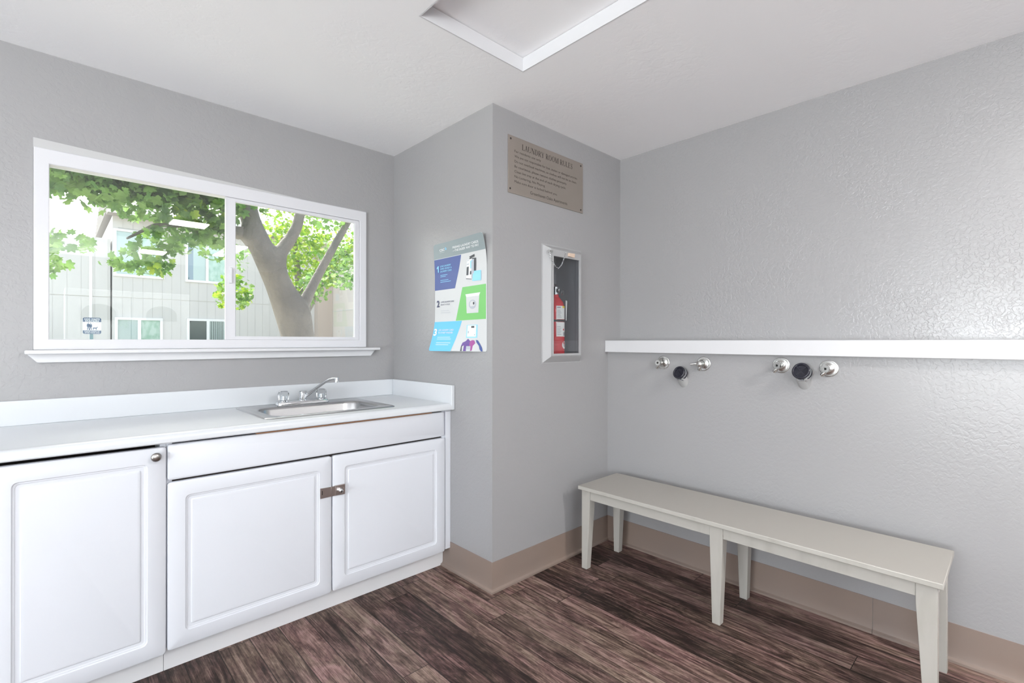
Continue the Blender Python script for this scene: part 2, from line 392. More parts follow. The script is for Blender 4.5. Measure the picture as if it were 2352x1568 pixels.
# cove baseboards
def cove(name, path, m='cove_vinyl', hint0=None, hint1=None):
    prof = [(0, .148), (.003, .148), (.0038, .060), (.0042, .024), (.0062, .016), (.0100, .0125), (.0165, .0105), (.0182, .0090), (.0185, 0), (0, 0)]
    P = [Vector(p) for p in path]; b = MB(); rs = []
    ext = ([Vector(hint0)] if hint0 else []) + P + ([Vector(hint1)] if hint1 else [])
    o0 = 1 if hint0 else 0
    for k in range(len(P)):
        i = k + o0; q = ext[i]
        dirs = []
        if i > 0: dirs.append((q - ext[i - 1]).normalized())
        if i < len(ext) - 1: dirs.append((ext[i + 1] - q).normalized())
        ns = [Vector((d.y, -d.x)) for d in dirs]
        if len(ns) == 2:
            nn = (ns[0] + ns[1]); nn = nn / max(nn.length_squared, 1e-6) * 2 if nn.length > 1e-3 else ns[0]
        else: nn = ns[0]
        rs.append([(q.x + nn.x * a, q.y + nn.y * a, z) for a, z in prof])
    b.rings(rs, m); return struct(b.build(name, smooth=30))
pA, pB, pC = (XC, 2.243), (XC, YC), (XL, YC)
# walk so that the room is on the right-hand side (n = (dy, -dx))
def rev(l): return l[::-1]
cove('baseboard_column', [(XC, 2.2425), pB, pC], hint1=(XL, 0))
cove('baseboard_right', [pC, (XL, .4500)], hint0=pB)
cove('baseboard_right_near', [(XL, .4488), (XL, YF)])

# ledge board on top of the furred-out lower wall
b = MB(); b.box(2.533, XR, YF + .02, YC - .001, 1.1845, 1.2578, 'white_trim')
tag(b.build('ledge_board', bevel=.0025), 'long white painted ledge board along the right wall above the laundry valves', 'ledge')

# ------------------------------------------------------------------ window
win = empty('window_1', (.67, YW, WZ0), kind='structure')
def ring_frame(mb, x0, x1, z0, z1, ix0, ix1, iz0, iz1, y0, y1, m):
    q = lambda a, b_, c, d, y: [(a, y, c), (b_, y, c), (b_, y, d), (a, y, d)]
    mb.rings([q(x0, x1, z0, z1, y1), q(x0, x1, z0, z1, y0), q(ix0, ix1, iz0, iz1, y0), q(ix0, ix1, iz0, iz1, y1), q(x0, x1, z0, z1, y1)], m, False, False)
b = MB(); ring_frame(b, WX0 + .001, WX1 - .001, WZ0, WZ1, -.012, 1.352, 1.258, 1.982, 2.772, 2.83, 'vinyl_white'); b.build('window_frame', win, bevel=.003)
b = MB(); ring_frame(b, .634, 1.351, 1.2585, 1.9815, .680, 1.322, 1.276, 1.964, 2.779, 2.80, 'vinyl_white'); b.build('window_sash', win, bevel=.0025)
b = MB(); b.box(.633, .640, 2.778, 2.785, 1.259, 1.981, 'vinyl_white'); b.build('window_mullion', win)
b = MB(); b.box(.650, .662, 2.770, 2.7795, 1.545, 1.625, 'vinyl_white'); b.build('sash_latch', win, bevel=.002)
b = MB(); b.box(-.012, .634, 2.796, 2.800, 1.258, 1.982, 'pane_glass'); b.build('pane', win)
b = MB(); b.box(.6805, 1.3215, 2.788, 2.792, 1.2765, 1.9635, 'pane_glass'); b.build('pane', win)
b = MB(); b.prism([(-.083, 2.728, 1.197), (-.083, 2.728, 1.2135), (-.06, 2.722, 1.2135), (1.44, 2.722, 1.2135), (1.463, 2.728, 1.2135)][0:0] or [(-.083, 2.722, 1.197), (-.083, YW - .0005, 1.197), (1.463, YW - .0005, 1.197), (1.463, 2.722, 1.197)], (0, 0, .0165), 'white_trim'); b.build('window_sill', win, bevel=.004)
b = MB(); b.prism([(-.077, 2.766, 1.1965), (1.449, 2.766, 1.1965), (1.421, 2.766, 1.1615), (-.047, 2.766, 1.1615)], (0, .0195, 0), 'white_trim'); b.build('sill_apron', win, bevel=.002)

# ------------------------------------------------------------------ cabinets
DF = 2.166
def door_mesh(mb, x0, x1, z0, z1, y, m, panel=True, thick=.019, inset=.055):
    """door slab facing -Y with rounded edges, routed moulding and raised field"""
    def rr(ins, rad, yy, n=5):
        a0, a1, c0, c1 = x0 + ins, x1 - ins, z0 + ins, z1 - ins; pts = []
        for (cx, cz, s) in ((a1 - rad, c1 - rad, 0), (a0 + rad, c1 - rad, 90), (a0 + rad, c0 + rad, 180), (a1 - rad, c0 + rad, 270)):
            for k in range(n):
                t_ = math.radians(s + 90 * k / (n - 1)); pts.append((cx + rad * math.cos(t_), yy, cz + rad * math.sin(t_)))
        return pts
    rs = [rr(0, .010, y + thick), rr(0, .010, y + .005), rr(.0015, .010, y + .002), rr(.005, .008, y)]
    if panel:
        i = inset
        rs += [rr(i, .016, y), rr(i + .0025, .0145, y + .0032), rr(i + .007, .012, y + .0036), rr(i + .009, .011, y + .0052), rr(i + .019, .005, y + .0056), rr(i + .022, .004, y + .0022), rr(i + .028, .003, y + .0008)]
    mb.rings(rs, m)
c1 = empty('base_cabinet', (-.15, 2.47, 0), 'white base cabinet with a single knob at the left end of the counter', 'cabinet')
b = MB(); cx0, cx1, zt = -.62, .3035, .878
b.box(cx1 - .018, cx1, 2.1865, 2.78, .1125, zt, 'white_laminate'); b.box(cx0, cx0 + .018, 2.1865, 2.78, .1125, zt, 'white_laminate')
b.box(cx0 + .018, cx1 - .018, 2.1865, 2.78, .1125, .13, 'white_laminate'); b.box(cx0 + .018, cx1 - .018, 2.77, 2.78, .13, zt, 'cabinet_shade')
b.box(cx0 + .02, cx1 - .019, 2.30, 2.31, .13, zt, 'cabinet_shade')
b.build('body', c1)
b = MB(); b.box(cx0, cx1 + .0005, 2.2435, 2.2565, .001, .112, 'toe_white'); b.build('toe_kick', c1)
d1 = MB(); door_mesh(d1, -.150, .3025, .1005, .8625, DF, 'white_laminate'); d1 = d1.build('door', c1, smooth=30)
k = MB(); k.lathe([(.006, 0), (.006, .010), (.010, .013), (.0155, .016), (.0162, .020), (.0135, .0245), (.007, .027), (.0, .0275)], (.270, DF + .0005, .832), (0, -1, 0), 'nickel', 32); k.build('knob', d1, smooth=40)
d0 = MB(); door_mesh(d0, -.610, -.156, .1005, .8625, DF, 'white_laminate'); d0.build('door', c1, smooth=30)
c2 = empty('sink_cabinet', (.93, 2.47, 0), 'white sink cabinet with two panelled doors closed by a metal hasp lock', 'cabinet')
b = MB(); cx0, cx1 = .3045, 1.556
b.box(cx0, cx0 + .018, 2.1865, 2.78, .1125, zt, 'white_laminate'); b.box(cx1 - .018, cx1, 2.1865, 2.78, .1125, zt, 'white_laminate')
b.box(cx0 + .018, cx1 - .018, 2.1865, 2.78, .1125, .13, 'white_laminate'); b.box(cx0 + .018, cx1 - .018, 2.77, 2.78, .13, zt, 'cabinet_shade')
b.box(cx0 + .019, cx1 - .019, 2.187, 2.200, .732, zt - .013, 'cabinet_shade'); b.box(cx0 + .018, cx1 - .018, 2.19, 2.20, .13, .731, 'cabinet_shade')
b.box(cx0 + .3, cx1 - .1, 2.155, 2.186, .8715, .8745, 'chipboard')
b.build('body', c2)
b = MB(); b.box(cx0 + .001, XC - .0005, 2.2435, 2.2565, .001, .112, 'toe_white'); b.build('toe_kick', c2)
b = MB(); door_mesh(b, .3065, 1.5425, .7365, .8685, DF, 'white_laminate', panel=False); b.build('false_drawer_front', c2, smooth=30)
b = MB(); door_mesh(b, .3065, .9215, .1075, .7275, DF, 'white_laminate'); dl = b.build('door', c2, smooth=30)
b = MB(); door_mesh(b, .9265, 1.5500, .1095, .7275, DF, 'white_laminate'); dr_ = b.build('door', c2, smooth=30)
b = MB(); b.box(1.5565, 1.5915, 2.174, 2.192, .1155, .8735, 'white_laminate'); b.build('filler_strip', c2, bevel=.0015)
# hasp lock across the two doors
hs = MB(); yb = DF - .0005
def plate(x0, x1, z0, z1, z2, z3, ya, yb_, m):   # left edge z0..z1, right edge z2..z3
    hs.hexa([(x0, ya, z0), (x1, ya, z2), (x1, ya, z3), (x0, ya, z1)], [(x0, yb_, z0), (x1, yb_, z2), (x1, yb_, z3), (x0, yb_, z1)], m)
plate(.868, .916, .546, .592, .547, .590, yb - .004, yb, 'bronze_steel'); plate(.916, .936, .547, .590, .548, .592, yb - .007, yb - .003, 'bronze_steel'); plate(.934, .980, .548, .592, .546, .592, yb - .009, yb, 'bronze_steel')
plate(.8745, .8775, .562, .580, .562, .580, yb - .0046, yb - .004, 'dark_hole'); plate(.970, .9728, .560, .579, .560, .579, yb - .0096, yb - .009, 'chrome')
hasp = hs.build('hasp_lock', c2, bevel=.0008)
b = MB(); b.lathe([(.0115, 0), (.0115, .006), (.008, .008), (.008, .012), (.0095, .013), (.0095, .018), (.006, .021), (0, .0215)], (.954, yb - .009, .569), (0, -1, 0), 'chrome', 24); b.box(.9525, .9555, yb - .032, yb - .0301, .563, .575, 'dark_hole'); b.build('lock_knob', hasp, smooth=40)

# ------------------------------------------------------------------ counter, sink, faucet
ct = empty('countertop', (.5, 2.45, .879), 'white laminate countertop under the window with a raised splash at the back and right', 'countertop')
SX0, SX1, SY0, SY1 = .690, 1.271, 2.262, 2.712      # cut-out for the sink
b = MB(); zb, zc, yf = .879, .912, 2.136
def nose(x0, x1):
    pr = [(yf + .02, zb), (yf + .004, zb), (yf, zb + .004)]
    for k_ in range(7):
        a = math.radians(180 - 90 * k_ / 6); pr.append((yf + .020 + .020 * math.cos(a), zc + .0015 - .020 + .020 * math.sin(a)))
    pr += [(yf + .034, zc + .0012), (yf + .046, zc), (yf + .060, zc), (yf + .060, zb)]
    b.rings([[(x0, y, z) for y, z in pr], [(x1, y, z) for y, z in pr]], 'counter_white')
nose(-.9, XC - .0215)
b.box(-.9, SX0, yf + .06, YW - .001, zb, zc, 'counter_white'); b.box(SX1, XC - .0215, yf + .06, YW - .001, zb, zc, 'counter_white')
b.box(SX0, SX1, yf + .06, SY0, zb, zc, 'counter_white'); b.box(SX0, SX1, SY1, YW - .001, zb, zc, 'counter_white')
b.build('counter_slab', ct, smooth=30)
b = MB(); b.box(-.9, XC - .0212, YW - .0215, YW - .001, zc - .0002, 1.0115, 'counter_white'); b.build('backsplash', ct, bevel=.003)
b = MB(); b.box(XC - .0210, XC - .0008, yf, YW - .001, zb, 1.0115, 'counter_white'); b.build('side_splash', ct, bevel=.003)

sk = empty('sink', (.98, 2.485, zc), 'shallow rectangular stainless steel sink set into the white counter', 'sink')
def rrect(x0, x1, y0, y1, r, z, n=7):
    pts = []
    for (cx, cy, s) in ((x1 - r, y1 - r, 0), (x0 + r, y1 - r, 90), (x0 + r, y0 + r, 180), (x1 - r, y0 + r, 270)):
        for k_ in range(n):
            t_ = math.radians(s + 90 * k_ / (n - 1)); pts.append((cx + r * math.cos(t_), cy + r * math.sin(t_), z))
    return pts
b = MB(); RX0, RX1, RY0, RY1 = .664, 1.297, 2.235, 2.738; BX0, BX1, BY0, BY1 = .712, 1.249, 2.283, 2.610
b.rings([rrect(RX0, RX1, RY0, RY1, .035, zc + .0004), rrect(RX0 + .001, RX1 - .001, RY0 + .001, RY1 - .001, .035, zc + .003), rrect(RX0 + .007, RX1 - .007, RY0 + .007, RY1 - .007, .032, zc + .0055), rrect(RX0 + .013, RX1 - .013, RY0 + .013, RY1 - .013, .03, zc + .004),
         rrect(BX0, BX1, BY0, BY1, .075, zc + .0035)], 'steel', False, False)
b.rings([rrect(BX0, BX1, BY0, BY1, .075, zc + .0035), rrect(BX0 + .003, BX1 - .003, BY0 + .003, BY1 - .003, .073, zc + .002), rrect(BX0 + .008, BX1 - .008, BY0 + .008, BY1 - .008, .072, zc - .008), rrect(BX0 + .014, BX1 - .014, BY0 + .014, BY1 - .014, .07, zc - .10), rrect(BX0 + .024, BX1 - .024, BY0 + .024, BY1 - .024, .066, zc - .135),
         rrect(BX0 + .05, BX1 - .05, BY0 + .05, BY1 - .05, .05, zc - .150), rrect(BX0 + .2, BX1 - .2, BY0 + .13, BY1 - .13, .02, zc - .154)], 'steel', False, True)
o = b.build('basin', sk, smooth=50, fix=False)
bm = bmesh.new(); bm.from_mesh(o.data); bmesh.ops.remove_doubles(bm, verts=bm.verts, dist=1e-5); bmesh.ops.recalc_face_normals(bm, faces=bm.faces); bm.to_mesh(o.data); bm.free()
b = MB(); b.lathe([(.042, 0), (.040, .003), (.030, .002), (.028, -.001), (.01, -.001)], (.98, 2.45, zc - .1535), (0, 0, 1), 'chrome', 28); b.build('drain', sk, smooth=40)

fc = empty('faucet', (.978, 2.674, zc), 'chrome two-handle faucet with a thin raised spout behind the sink', 'faucet')
zf = zc + .0042
b = MB(); b.rings([rrect(.843, 1.113, 2.645, 2.703, .018, zf), rrect(.843, 1.113, 2.645, 2.703, .018, zf + .010), rrect(.847, 1.109, 2.649, 2.699, .016, zf + .017), rrect(.860, 1.096, 2.658, 2.690, .012, zf + .0185)], 'chrome'); b.build('deck_plate', fc, smooth=40)
b = MB(); b.lathe([(.022, .016), (.022, .022), (.0175, .025), (.0175, .052), (.0195, .054), (.0195, .064), (.016, .068), (0, .069)], (.978, 2.674, zf), (0, 0, 1), 'chrome', 28); b.build('hub', fc, smooth=40)
th = math.radians(52); dx, dy = math.cos(th), -math.sin(th)
b = MB(); sp = [(0.008, .035), (.02, .042), (.06, .070), (.10, .098), (.135, .121), (.155, .130), (.175, .134), (.190, .134)]
b.tube([(.978 + dx * r_, 2.674 + dy * r_, zf + z_) for r_, z_ in sp], [.0095, .0095, .0085, .0075, .007, .007, .007, .007], 'chrome', 14); spout = b.build('spout', fc, smooth=50)
b = MB(); b.lathe([(.0085, .012), (.0105, .008), (.0115, -.006), (.0115, -.013), (.009, -.014), (.0, -.014)], (.978 + dx * .195, 2.674 + dy * .195, zf + .130), (0, 0, 1), 'chrome', 20); b.build('aerator', spout, smooth=40)
for hx in (.880, 1.078):
    b = MB(); b.lathe([(.021, .017), (.021, .023), (.012, .025), (.010, .046), (0, .047)], (hx, 2.674, zf), (0, 0, 1), 'chrome', 24); hb = b.build('handle_stem', fc, smooth=40)
    b = MB(); seg = 40; rs = []
    for r_, z_ in ((.020, .0245), (.0265, .027), (.0285, .040), (.0285, .062), (.025, .070), (.016, .073), (.004, .0738)):
        rs.append([(hx + (r_ * (1 - .05 * (1 - math.cos(8 * 2 * math.pi * i / seg)))) * math.cos(2 * math.pi * i / seg), 2.674 + (r_ * (1 - .05 * (1 - math.cos(8 * 2 * math.pi * i / seg)))) * math.sin(2 * math.pi * i / seg), zf + z_) for i in range(seg)])
    b.rings(rs, 'clear_acrylic'); b.build('handle_knob', hb, smooth=40)

# ------------------------------------------------------------------ bench
bench = empty('bench', (2.30, .945, 0), 'long low bench with greige top and six tapered off-white legs against the right wall', 'bench')
bench['_local'] = 1
b = MB(); b.box(-.190, .185, -.762, .752, .4365, .4565, 'bench_white')
k_ = b.mi('bench_top'); b.m[5] = k_; 
b.build('seat', bench, bevel=.0025)
def leg(xo, ylo, yhi, flo, fhi, s):   # xo outer x, s = +1 when the leg grows toward +x
    b = MB(); wt, wf = .048, .036; zt_, zm = .4362, .383
    def q(y0, y1, wd, z): return [(xo, y0, z), (xo + s * wd, y0, z), (xo + s * wd, y1, z), (xo, y1, z)]
    b.rings([q(flo, fhi, wf, .0), q(ylo, yhi, wt, zm - .02), q(ylo, yhi, wt, zt_)], 'bench_white'); b.build('leg', bench, bevel=.0015)
for xo, s in ((-.168, 1), (.176, -1)):
    leg(xo, .688, .742, .708, .742, s)
    leg(xo, -.034, .024, -.022, .013, s)
    leg(xo, -.745, -.688, -.745, -.710, s)
b = MB()
for xo in (-.164, .152):
    b.box(xo, xo + .020, .0242, .6878, .3835, .4360, 'bench_white'); b.box(xo, xo + .020, -.6878, -.0342, .3835, .4360, 'bench_white')
for yy in (.722, -.742): b.box(-.119, .127, yy, yy + .020, .3835, .4360, 'bench_white')
b.build('apron', bench, bevel=.001)
bench.rotation_euler = (0, 0, math.radians(.35)); del bench['_local']

# ------------------------------------------------------------------ water valves and standpipes on the right wall
def valve(y, z, label, kind):
    v = empty('water_valve', (XL, y, z), label, 'valve', None)
    b = MB(); b.lathe([(.0375, 0.0006), (.0378, .003), (.036, .0045), (.033, .0040), (.022, .0055), (.017, .009), (.014, .010)], (XL, y, z), (-1, 0, 0), 'dull_chrome', 36); b.build('escutcheon', v, smooth=50)
    b = MB(); b.lathe([(.0125, .002), (.0125, .020)], (XL, y, z), (-1, 0, 0), 'dull_chrome', 20)
    b.lathe([(.0165, .020), (.0165, .030), (.012, .031)], (XL, y, z), (-1, 0, 0), 'dull_chrome', 6)
    b.lathe([(.0115, .030), (.0115, .042), (.0145, .043), (.0145, .048), (.011, .049)], (XL, y, z), (-1, 0, 0), 'dull_chrome', 20); b.build('stem', v, smooth=35)
    if kind == 'cap':
        b = MB(); b.lathe([(.0165, .049), (.0175, .051), (.0175, .064), (.0155, .067), (.006, .067), (.0055, .061), (.0, .061)], (XL, y, z), (-1, 0, 0), 'dull_chrome', 24)
        b.lathe([(.0052, .0612), (0, .0613)], (XL, y, z), (-1, 0, 0), 'dark_hole', 12); b.build('cap', v, smooth=35)
        b = MB(); b.tube([(XL - .040, y + .004, z - .010), (XL - .044, y + .012, z - .024), (XL - .040, y + .018, z - .030)], [.008, .0085, .009], 'dull_chrome', 12); b.build('outlet', v, smooth=40)
    else:
        b = MB(); b.lathe([(.013, .049), (.016, .052), (.016, .060), (.009, .064), (0, .0645)], (XL, y, z), (-1, 0, 0), 'dull_chrome', 20)
        b.tube([(XL - .055, y + .008, z + .002), (XL - .060, y + .024, z), (XL - .066, y + .044, z - .003)], [.0065, .0055, .0045], 'dull_chrome', 12); b.build('lever_handle', v, smooth=40)
        b = MB(); b.tube([(XL - .036, y, z - .008), (XL - .038, y + .004, z - .022), (XL - .034, y + .008, z - .032)], [.009, .0095, .010], 'dull_chrome', 12); b.build('outlet', v, smooth=40)
valve(1.436, 1.130, 'chrome water valve at the far left end of the row under the ledge', 'cap')
valve(1.197, 1.131, 'chrome water valve with a small lever, right of the smaller black drain cap', 'lever')
valve(.811, 1.137, 'chrome water valve immediately left of the larger black drain cap', 'cap')
valve(.612, 1.129, 'chrome water valve nearest the camera, right of the larger black drain cap', 'cap')
def standpipe(y, z, L_, r, label, lab):
    a = Vector((-math.cos(math.radians(42)), .0, math.sin(math.radians(42)))).normalized()
    fa = Vector((-.94, .10, .34)).normalized()
    o_ = Vector((XL + .02, y, z)); v = empty('drain_standpipe', (XL, y, z), label, 'drain pipe')
    e = o_ + a * L_
    b = MB(); b.tube([o_ - a * .01, o_ + a * (L_ * .5), e - fa * .022, e - fa * .012], r, 'pipe_paint', 28); b.build('pipe', v, smooth=40)
    b = MB(); R = r + .004
    b.lathe([(R - .002, -.034), (R + .001, -.032), (R + .001, -.026), (R - .001, -.024), (R - .001, -.012), (R + .0015, -.010), (R + .003, -.006), (R + .003, .001), (R, .004), (R - .004, .0045), (R - .006, .003), (R - .008, -.005), (.003, -.007)], e, fa, 'rubber', 36)
    u = fa.cross(Vector((0, 0, 1))).normalized(); w_ = u.cross(fa)
    for s in ((1, -1) if lab else (1,)):
        d = (u * s + w_).normalized(); n_ = fa.cross(d)
        P = [e - fa * .008 + d * (R - .005) + n_ * .0028, e - fa * .008 + d * (R - .005) - n_ * .0028, e - fa * .008 - d * (R - .005) - n_ * .0028, e - fa * .008 - d * (R - .005) + n_ * .0028]
        b.prism(P, fa * .0105, 'rubber')
    b.build('rubber_cap', v, smooth=45)
    b = MB(); b.lathe([(R - .0005, -.023), (R + .0008, -.0225), (R + .0008, -.0135), (R - .0005, -.013)], e, fa, 'chrome', 36)
    q = e - fa * .018 - w_ * (R + .004)
    b.tube([q - u * .014, q + u * .012], .0042, 'chrome', 10); b.tube([q + u * -.018 - w_ * .002, q + u * -.026 - w_ * .004], .0026, 'chrome', 8)
    b.build('hose_clamp', v, smooth=40)
standpipe(1.314, 1.015, .098, .0285, 'drain standpipe with the smaller round black cap, between the two far chrome valves', 0)
standpipe(.712, 1.050, .098, .0320, 'drain standpipe with the larger black cap marked by a cross, nearest the camera', 1)

# ------------------------------------------------------------------ serif capitals for the brass plate
def serif(mb, textline, x, y, hgt, wid, fn, m):
    T_, s_, f_, e_ = .135, .052, .034, .075
    def q(pts): return [list(pts)]
    def bar(x0, y0, x1, y1, w_):      # slanted bar measured horizontally
        return [(x0 - w_ / 2, y0), (x0 + w_ / 2, y0), (x1 + w_ / 2, y1), (x1 - w_ / 2, y1)]
    def hb(x0, x1, y0, y1): return [(x0, y0), (x1, y0), (x1, y1), (x0, y1)]
    def sf(xc, yb, w_=T_): return hb(xc - w_ / 2 - e_, xc + w_ / 2 + e_, yb, yb + f_)
    def arc(cx, cy, rx, ry, a0, a1, tx, ty, n=14):
        out = []; A = [math.radians(a0 + (a1 - a0) * i / n) for i in range(n + 1)]
        for a, c in zip(A, A[1:]):
            out.append([(cx + rx * math.cos(a), cy + ry * math.sin(a)), (cx + rx * math.cos(c), cy + ry * math.sin(c)), (cx + (rx - tx) * math.cos(c), cy + (ry - ty) * math.sin(c)), (cx + (rx - tx) * math.cos(a), cy + (ry - ty) * math.sin(a))])
        return out
    t1 = 1 - f_
    G = {
     'L': (.66, [hb(.12, .12 + T_, 0, 1), sf(.1875, 0), sf(.1875, t1), hb(.12, .60, 0, .045), [(.60, 0), (.64, .26), (.60, .26), (.50, .045)]]),
     'A': (.78, [bar(.13, 0, .40, 1, s_ + .01), bar(.62, 0, .38, 1, T_), hb(.22, .55, .32, .365), sf(.13, 0, .06), sf(.62, 0)]),
     'U': (.80, [hb(.10, .10 + T_, .28, 1), hb(.64, .64 + s_, .30, 1), sf(.1675, t1), sf(.666, t1, .05)] + arc(.396, .30, .296, .315, 180, 360, .10, .06)),
     'N': (.82, [hb(.12, .12 + s_, 0, 1), hb(.66, .66 + s_, 0, 1), bar(.16, 1, .655, 0, T_ + .03), sf(.146, 0, .05), sf(.10, t1, .10), sf(.686, t1, .05)]),
     'D': (.80, [hb(.12, .12 + T_, 0, 1), sf(.1875, 0), sf(.1875, t1), hb(.2, .34, 0, .045), hb(.2, .34, .955, 1)] + arc(.33, .5, .40, .5, -90, 90, .14, .045)),
     'R': (.76, [hb(.12, .12 + T_, 0, 1), sf(.1875, 0), sf(.1875, t1), hb(.2, .36, .955, 1), hb(.2, .38, .47, .512)] + arc(.35, .735, .27, .265, -90, 90, .13, .045) + [bar(.36, .49, .66, 0, T_ + .02), sf(.68, 0, .05)]),
     'Y': (.74, [hb(.315, .315 + T_, 0, .47), bar(.13, 1, .37, .42, T_), bar(.63, 1, .41, .42, s_ + .01), sf(.3825, 0), sf(.13, t1), sf(.63, t1, .05)]),
     'O': (.82, arc(.41, .5, .35, .51, 0, 360, .13, .045, 28)),
     'M': (.98, [hb(.12, .12 + s_, 0, 1), hb(.74, .74 + T_, 0, 1), bar(.17, 1, .46, .02, T_), bar(.76, 1, .47, .02, s_ + .01), sf(.146, 0, .05), sf(.12, t1, .08), sf(.8075, 0), sf(.83, t1, .08)]),
     'E': (.70, [hb(.12, .12 + T_, 0, 1), sf(.1875, 0), sf(.1875, t1), hb(.2, .60, 0, .045), hb(.2, .57, .955, 1), hb(.2, .44, .49, .53), hb(.42, .45, .42, .60), [(.60, 0), (.64, .24), (.60, .24), (.52, .045)], [(.57, 1), (.60, .78), (.56, .78), (.50, .955)]]),
     'S': (.60, arc(.30, .735, .215, .265, 20, 250, .09, .05, 14) + [[(.12, .62), (.24, .66), (.49, .42), (.38, .34)]] + arc(.29, .265, .225, .275, -160, 50, .10, .05, 14) + [hb(.49, .52, .70, .97), hb(.065, .095, .02, .30)]),
     ' ': (.34, [])}
    tot = sum(G[c][0] for c in textline); sx = wid / tot; cx = x
    for c in textline:
        for pl in G[c][1]: mb.add([fn(cx + a * sx, y + b_ * hgt) for a, b_ in pl], [tuple(range(len(pl)))], m)
        cx += G[c][0] * sx

# laundry rules plate, on the column face that looks toward the camera's right
rp = empty('rules_sign', (2.0, YC, 2.166), 'taupe metal plate with dark lettering of the laundry room rules, high on the column', 'sign')
px0, px1, pz0, pz1 = 1.694, 2.306, 2.017, 2.315
b = MB(); b.box(px0, px1, YC - .004, YC - .0008, pz0, pz1, 'sign_bronze'); b.build('plate', rp, bevel=.0006, seg=1)
fs_ = lambda u, v: (px0 + u, YC - .0043, pz0 + v)
b = MB()
serif(b, 'LAUNDRY ROOM RULES', .098, .2415, .0300, .418, fs_, 'ink_brown')
for i, (s, wd) in enumerate([('For residents use only', .200), ('We are not responsible for lost, stolen or damaged articles.', .515), ('Do not overload machines, as clothes will not be as clean.', .508), ('Be courteous, please remove clothes promptly.', .418),
                             ('Clean lint tray at the end of each drying cycle.', .410), ('No Loitering, No Playing', .232), ('Make sure door is locked behind you.', .335)]):
    put_text(b, s, .045, .2165 - i * .0262, wd, .0125, fs_, 'ink_brown', .0)
put_text(b, 'Greenhaven Oaks Apartments', .162, .0225, .305, .0165, fs_, 'ink_brown', .0)
b.build('lettering', rp, fix=False)
for sx_, sz_ in ((.018, .280), (.592, .280), (.014, .022), (.592, .018)):
    b = MB(); b.lathe([(.0052, .0), (.0052, .0012), (.003, .0024), (0, .0026)], (px0 + sx_, YC - .004, pz0 + sz_), (0, -1, 0), 'ink_brown', 14); b.build('screw', rp, smooth=40)

# ------------------------------------------------------------------ poster on the column
def PW(u, v, lift=0.):
    y = 2.325 - .459 * u; z = 1.197 + .603 * v
    c0 = max(0., (.30 - v) / .30); c1_ = max(0., (v - .72) / .28)
    d = .0015 + .043 * c0 ** 1.6 * max(0, 1 - u) ** .9 + .030 * c1_ ** 1.8 * max(0, u) ** 1.6 + .010 * c1_ * max(0, 1 - u)
    return (XC - d - lift, y, z)
po = empty('poster', (XC, 2.10, 1.197), 'curling poster on prepaid laundry cards in grey, blue, green and cyan on the column', 'poster')
N = 26; b = MB()
def ins(u, v, r=.03):   # rounded sheet corners
    ru, rv = r, r * .459 / .603
    for cu_, cv_ in ((0, 0), (1, 0), (0, 1), (1, 1)):
        du = (ru - u) if cu_ == 0 else (u - 1 + ru); dv = (rv - v) if cv_ == 0 else (v - 1 + rv)
        if du > 0 and dv > 0:
            h_ = math.hypot(du / ru, dv / rv)
            if h_ > 1:
                k2 = max(du / ru, dv / rv) / h_
                du *= k2; dv *= k2
                u = ru - du if cu_ == 0 else 1 - ru + du; v = rv - dv if cv_ == 0 else 1 - rv + dv
    return u, v
gs = sorted(set([i / N for i in range(N + 1)] + [.008, .016, .024, .992, .984, .976]))
vs = []; n_ = len(gs)
for j in gs:
    for i in gs:
        u, v = ins(i, j); vs.append((u, v))
b.add([PW(u, v) for u, v in vs], [(j * n_ + i, j * n_ + i + 1, (j + 1) * n_ + i + 1, (j + 1) * n_ + i) for j in range(n_ - 1) for i in range(n_ - 1)], 'p_white')
sheet = b.build('sheet', po, smooth=60)
md = sheet.modifiers.new('thick', 'SOLIDIFY'); md.thickness = .0005; md.offset = 0
b = MB()
def quad(TL, TR, BR, BL, m, lift=.0008, n=14):
    g = []
    for j in range(n + 1):
        for i in range(n + 1):
            a, c = i / n, j / n
            u = (TL[0] * (1 - a) + TR[0] * a) * (1 - c) + (BL[0] * (1 - a) + BR[0] * a) * c
            v = (TL[1] * (1 - a) + TR[1] * a) * (1 - c) + (BL[1] * (1 - a) + BR[1] * a) * c
            g.append(PW(*ins(u, v), lift))
    b.add(g, [(j * (n + 1) + i, j * (n + 1) + i + 1, (j + 1) * (n + 1) + i + 1, (j + 1) * (n + 1) + i) for j in range(n) for i in range(n)], m)
def rect(u0, u1, v0, v1, m, lift=.0012, n=3): quad((u0, v1), (u1, v1), (u1, v0), (u0, v0), m, lift, n)
def poly(pts, m, lift=.0012):
    n = len(pts); cu_ = sum(p[0] for p in pts) / n; cv_ = sum(p[1] for p in pts) / n
    big = max(p[0] for p in pts) - min(p[0] for p in pts) > .06 and len(pts) < 7
    if not big: b.add([PW(u, v, lift) for u, v in pts], [tuple(range(n))], m); return
    K = 4; vs = [PW(cu_, cv_, lift)]; D_ = []
    for i in range(n):
        for t_ in range(4):
            a, c = pts[i], pts[(i + 1) % n]; D_.append((a[0] + (c[0] - a[0]) * t_ / 4, a[1] + (c[1] - a[1]) * t_ / 4))
    N_ = len(D_)
    for k in range(1, K + 1): vs += [PW(cu_ + (u - cu_) * k / K, cv_ + (v - cv_) * k / K, lift) for u, v in D_]
    fs = [(0, 1 + i, 1 + (i + 1) % N_) for i in range(N_)]
    for k in range(K - 1): fs += [(1 + k * N_ + i, 1 + (k + 1) * N_ + i, 1 + (k + 1) * N_ + (i + 1) % N_, 1 + k * N_ + (i + 1) % N_) for i in range(N_)]
    b.add(vs, fs, m)
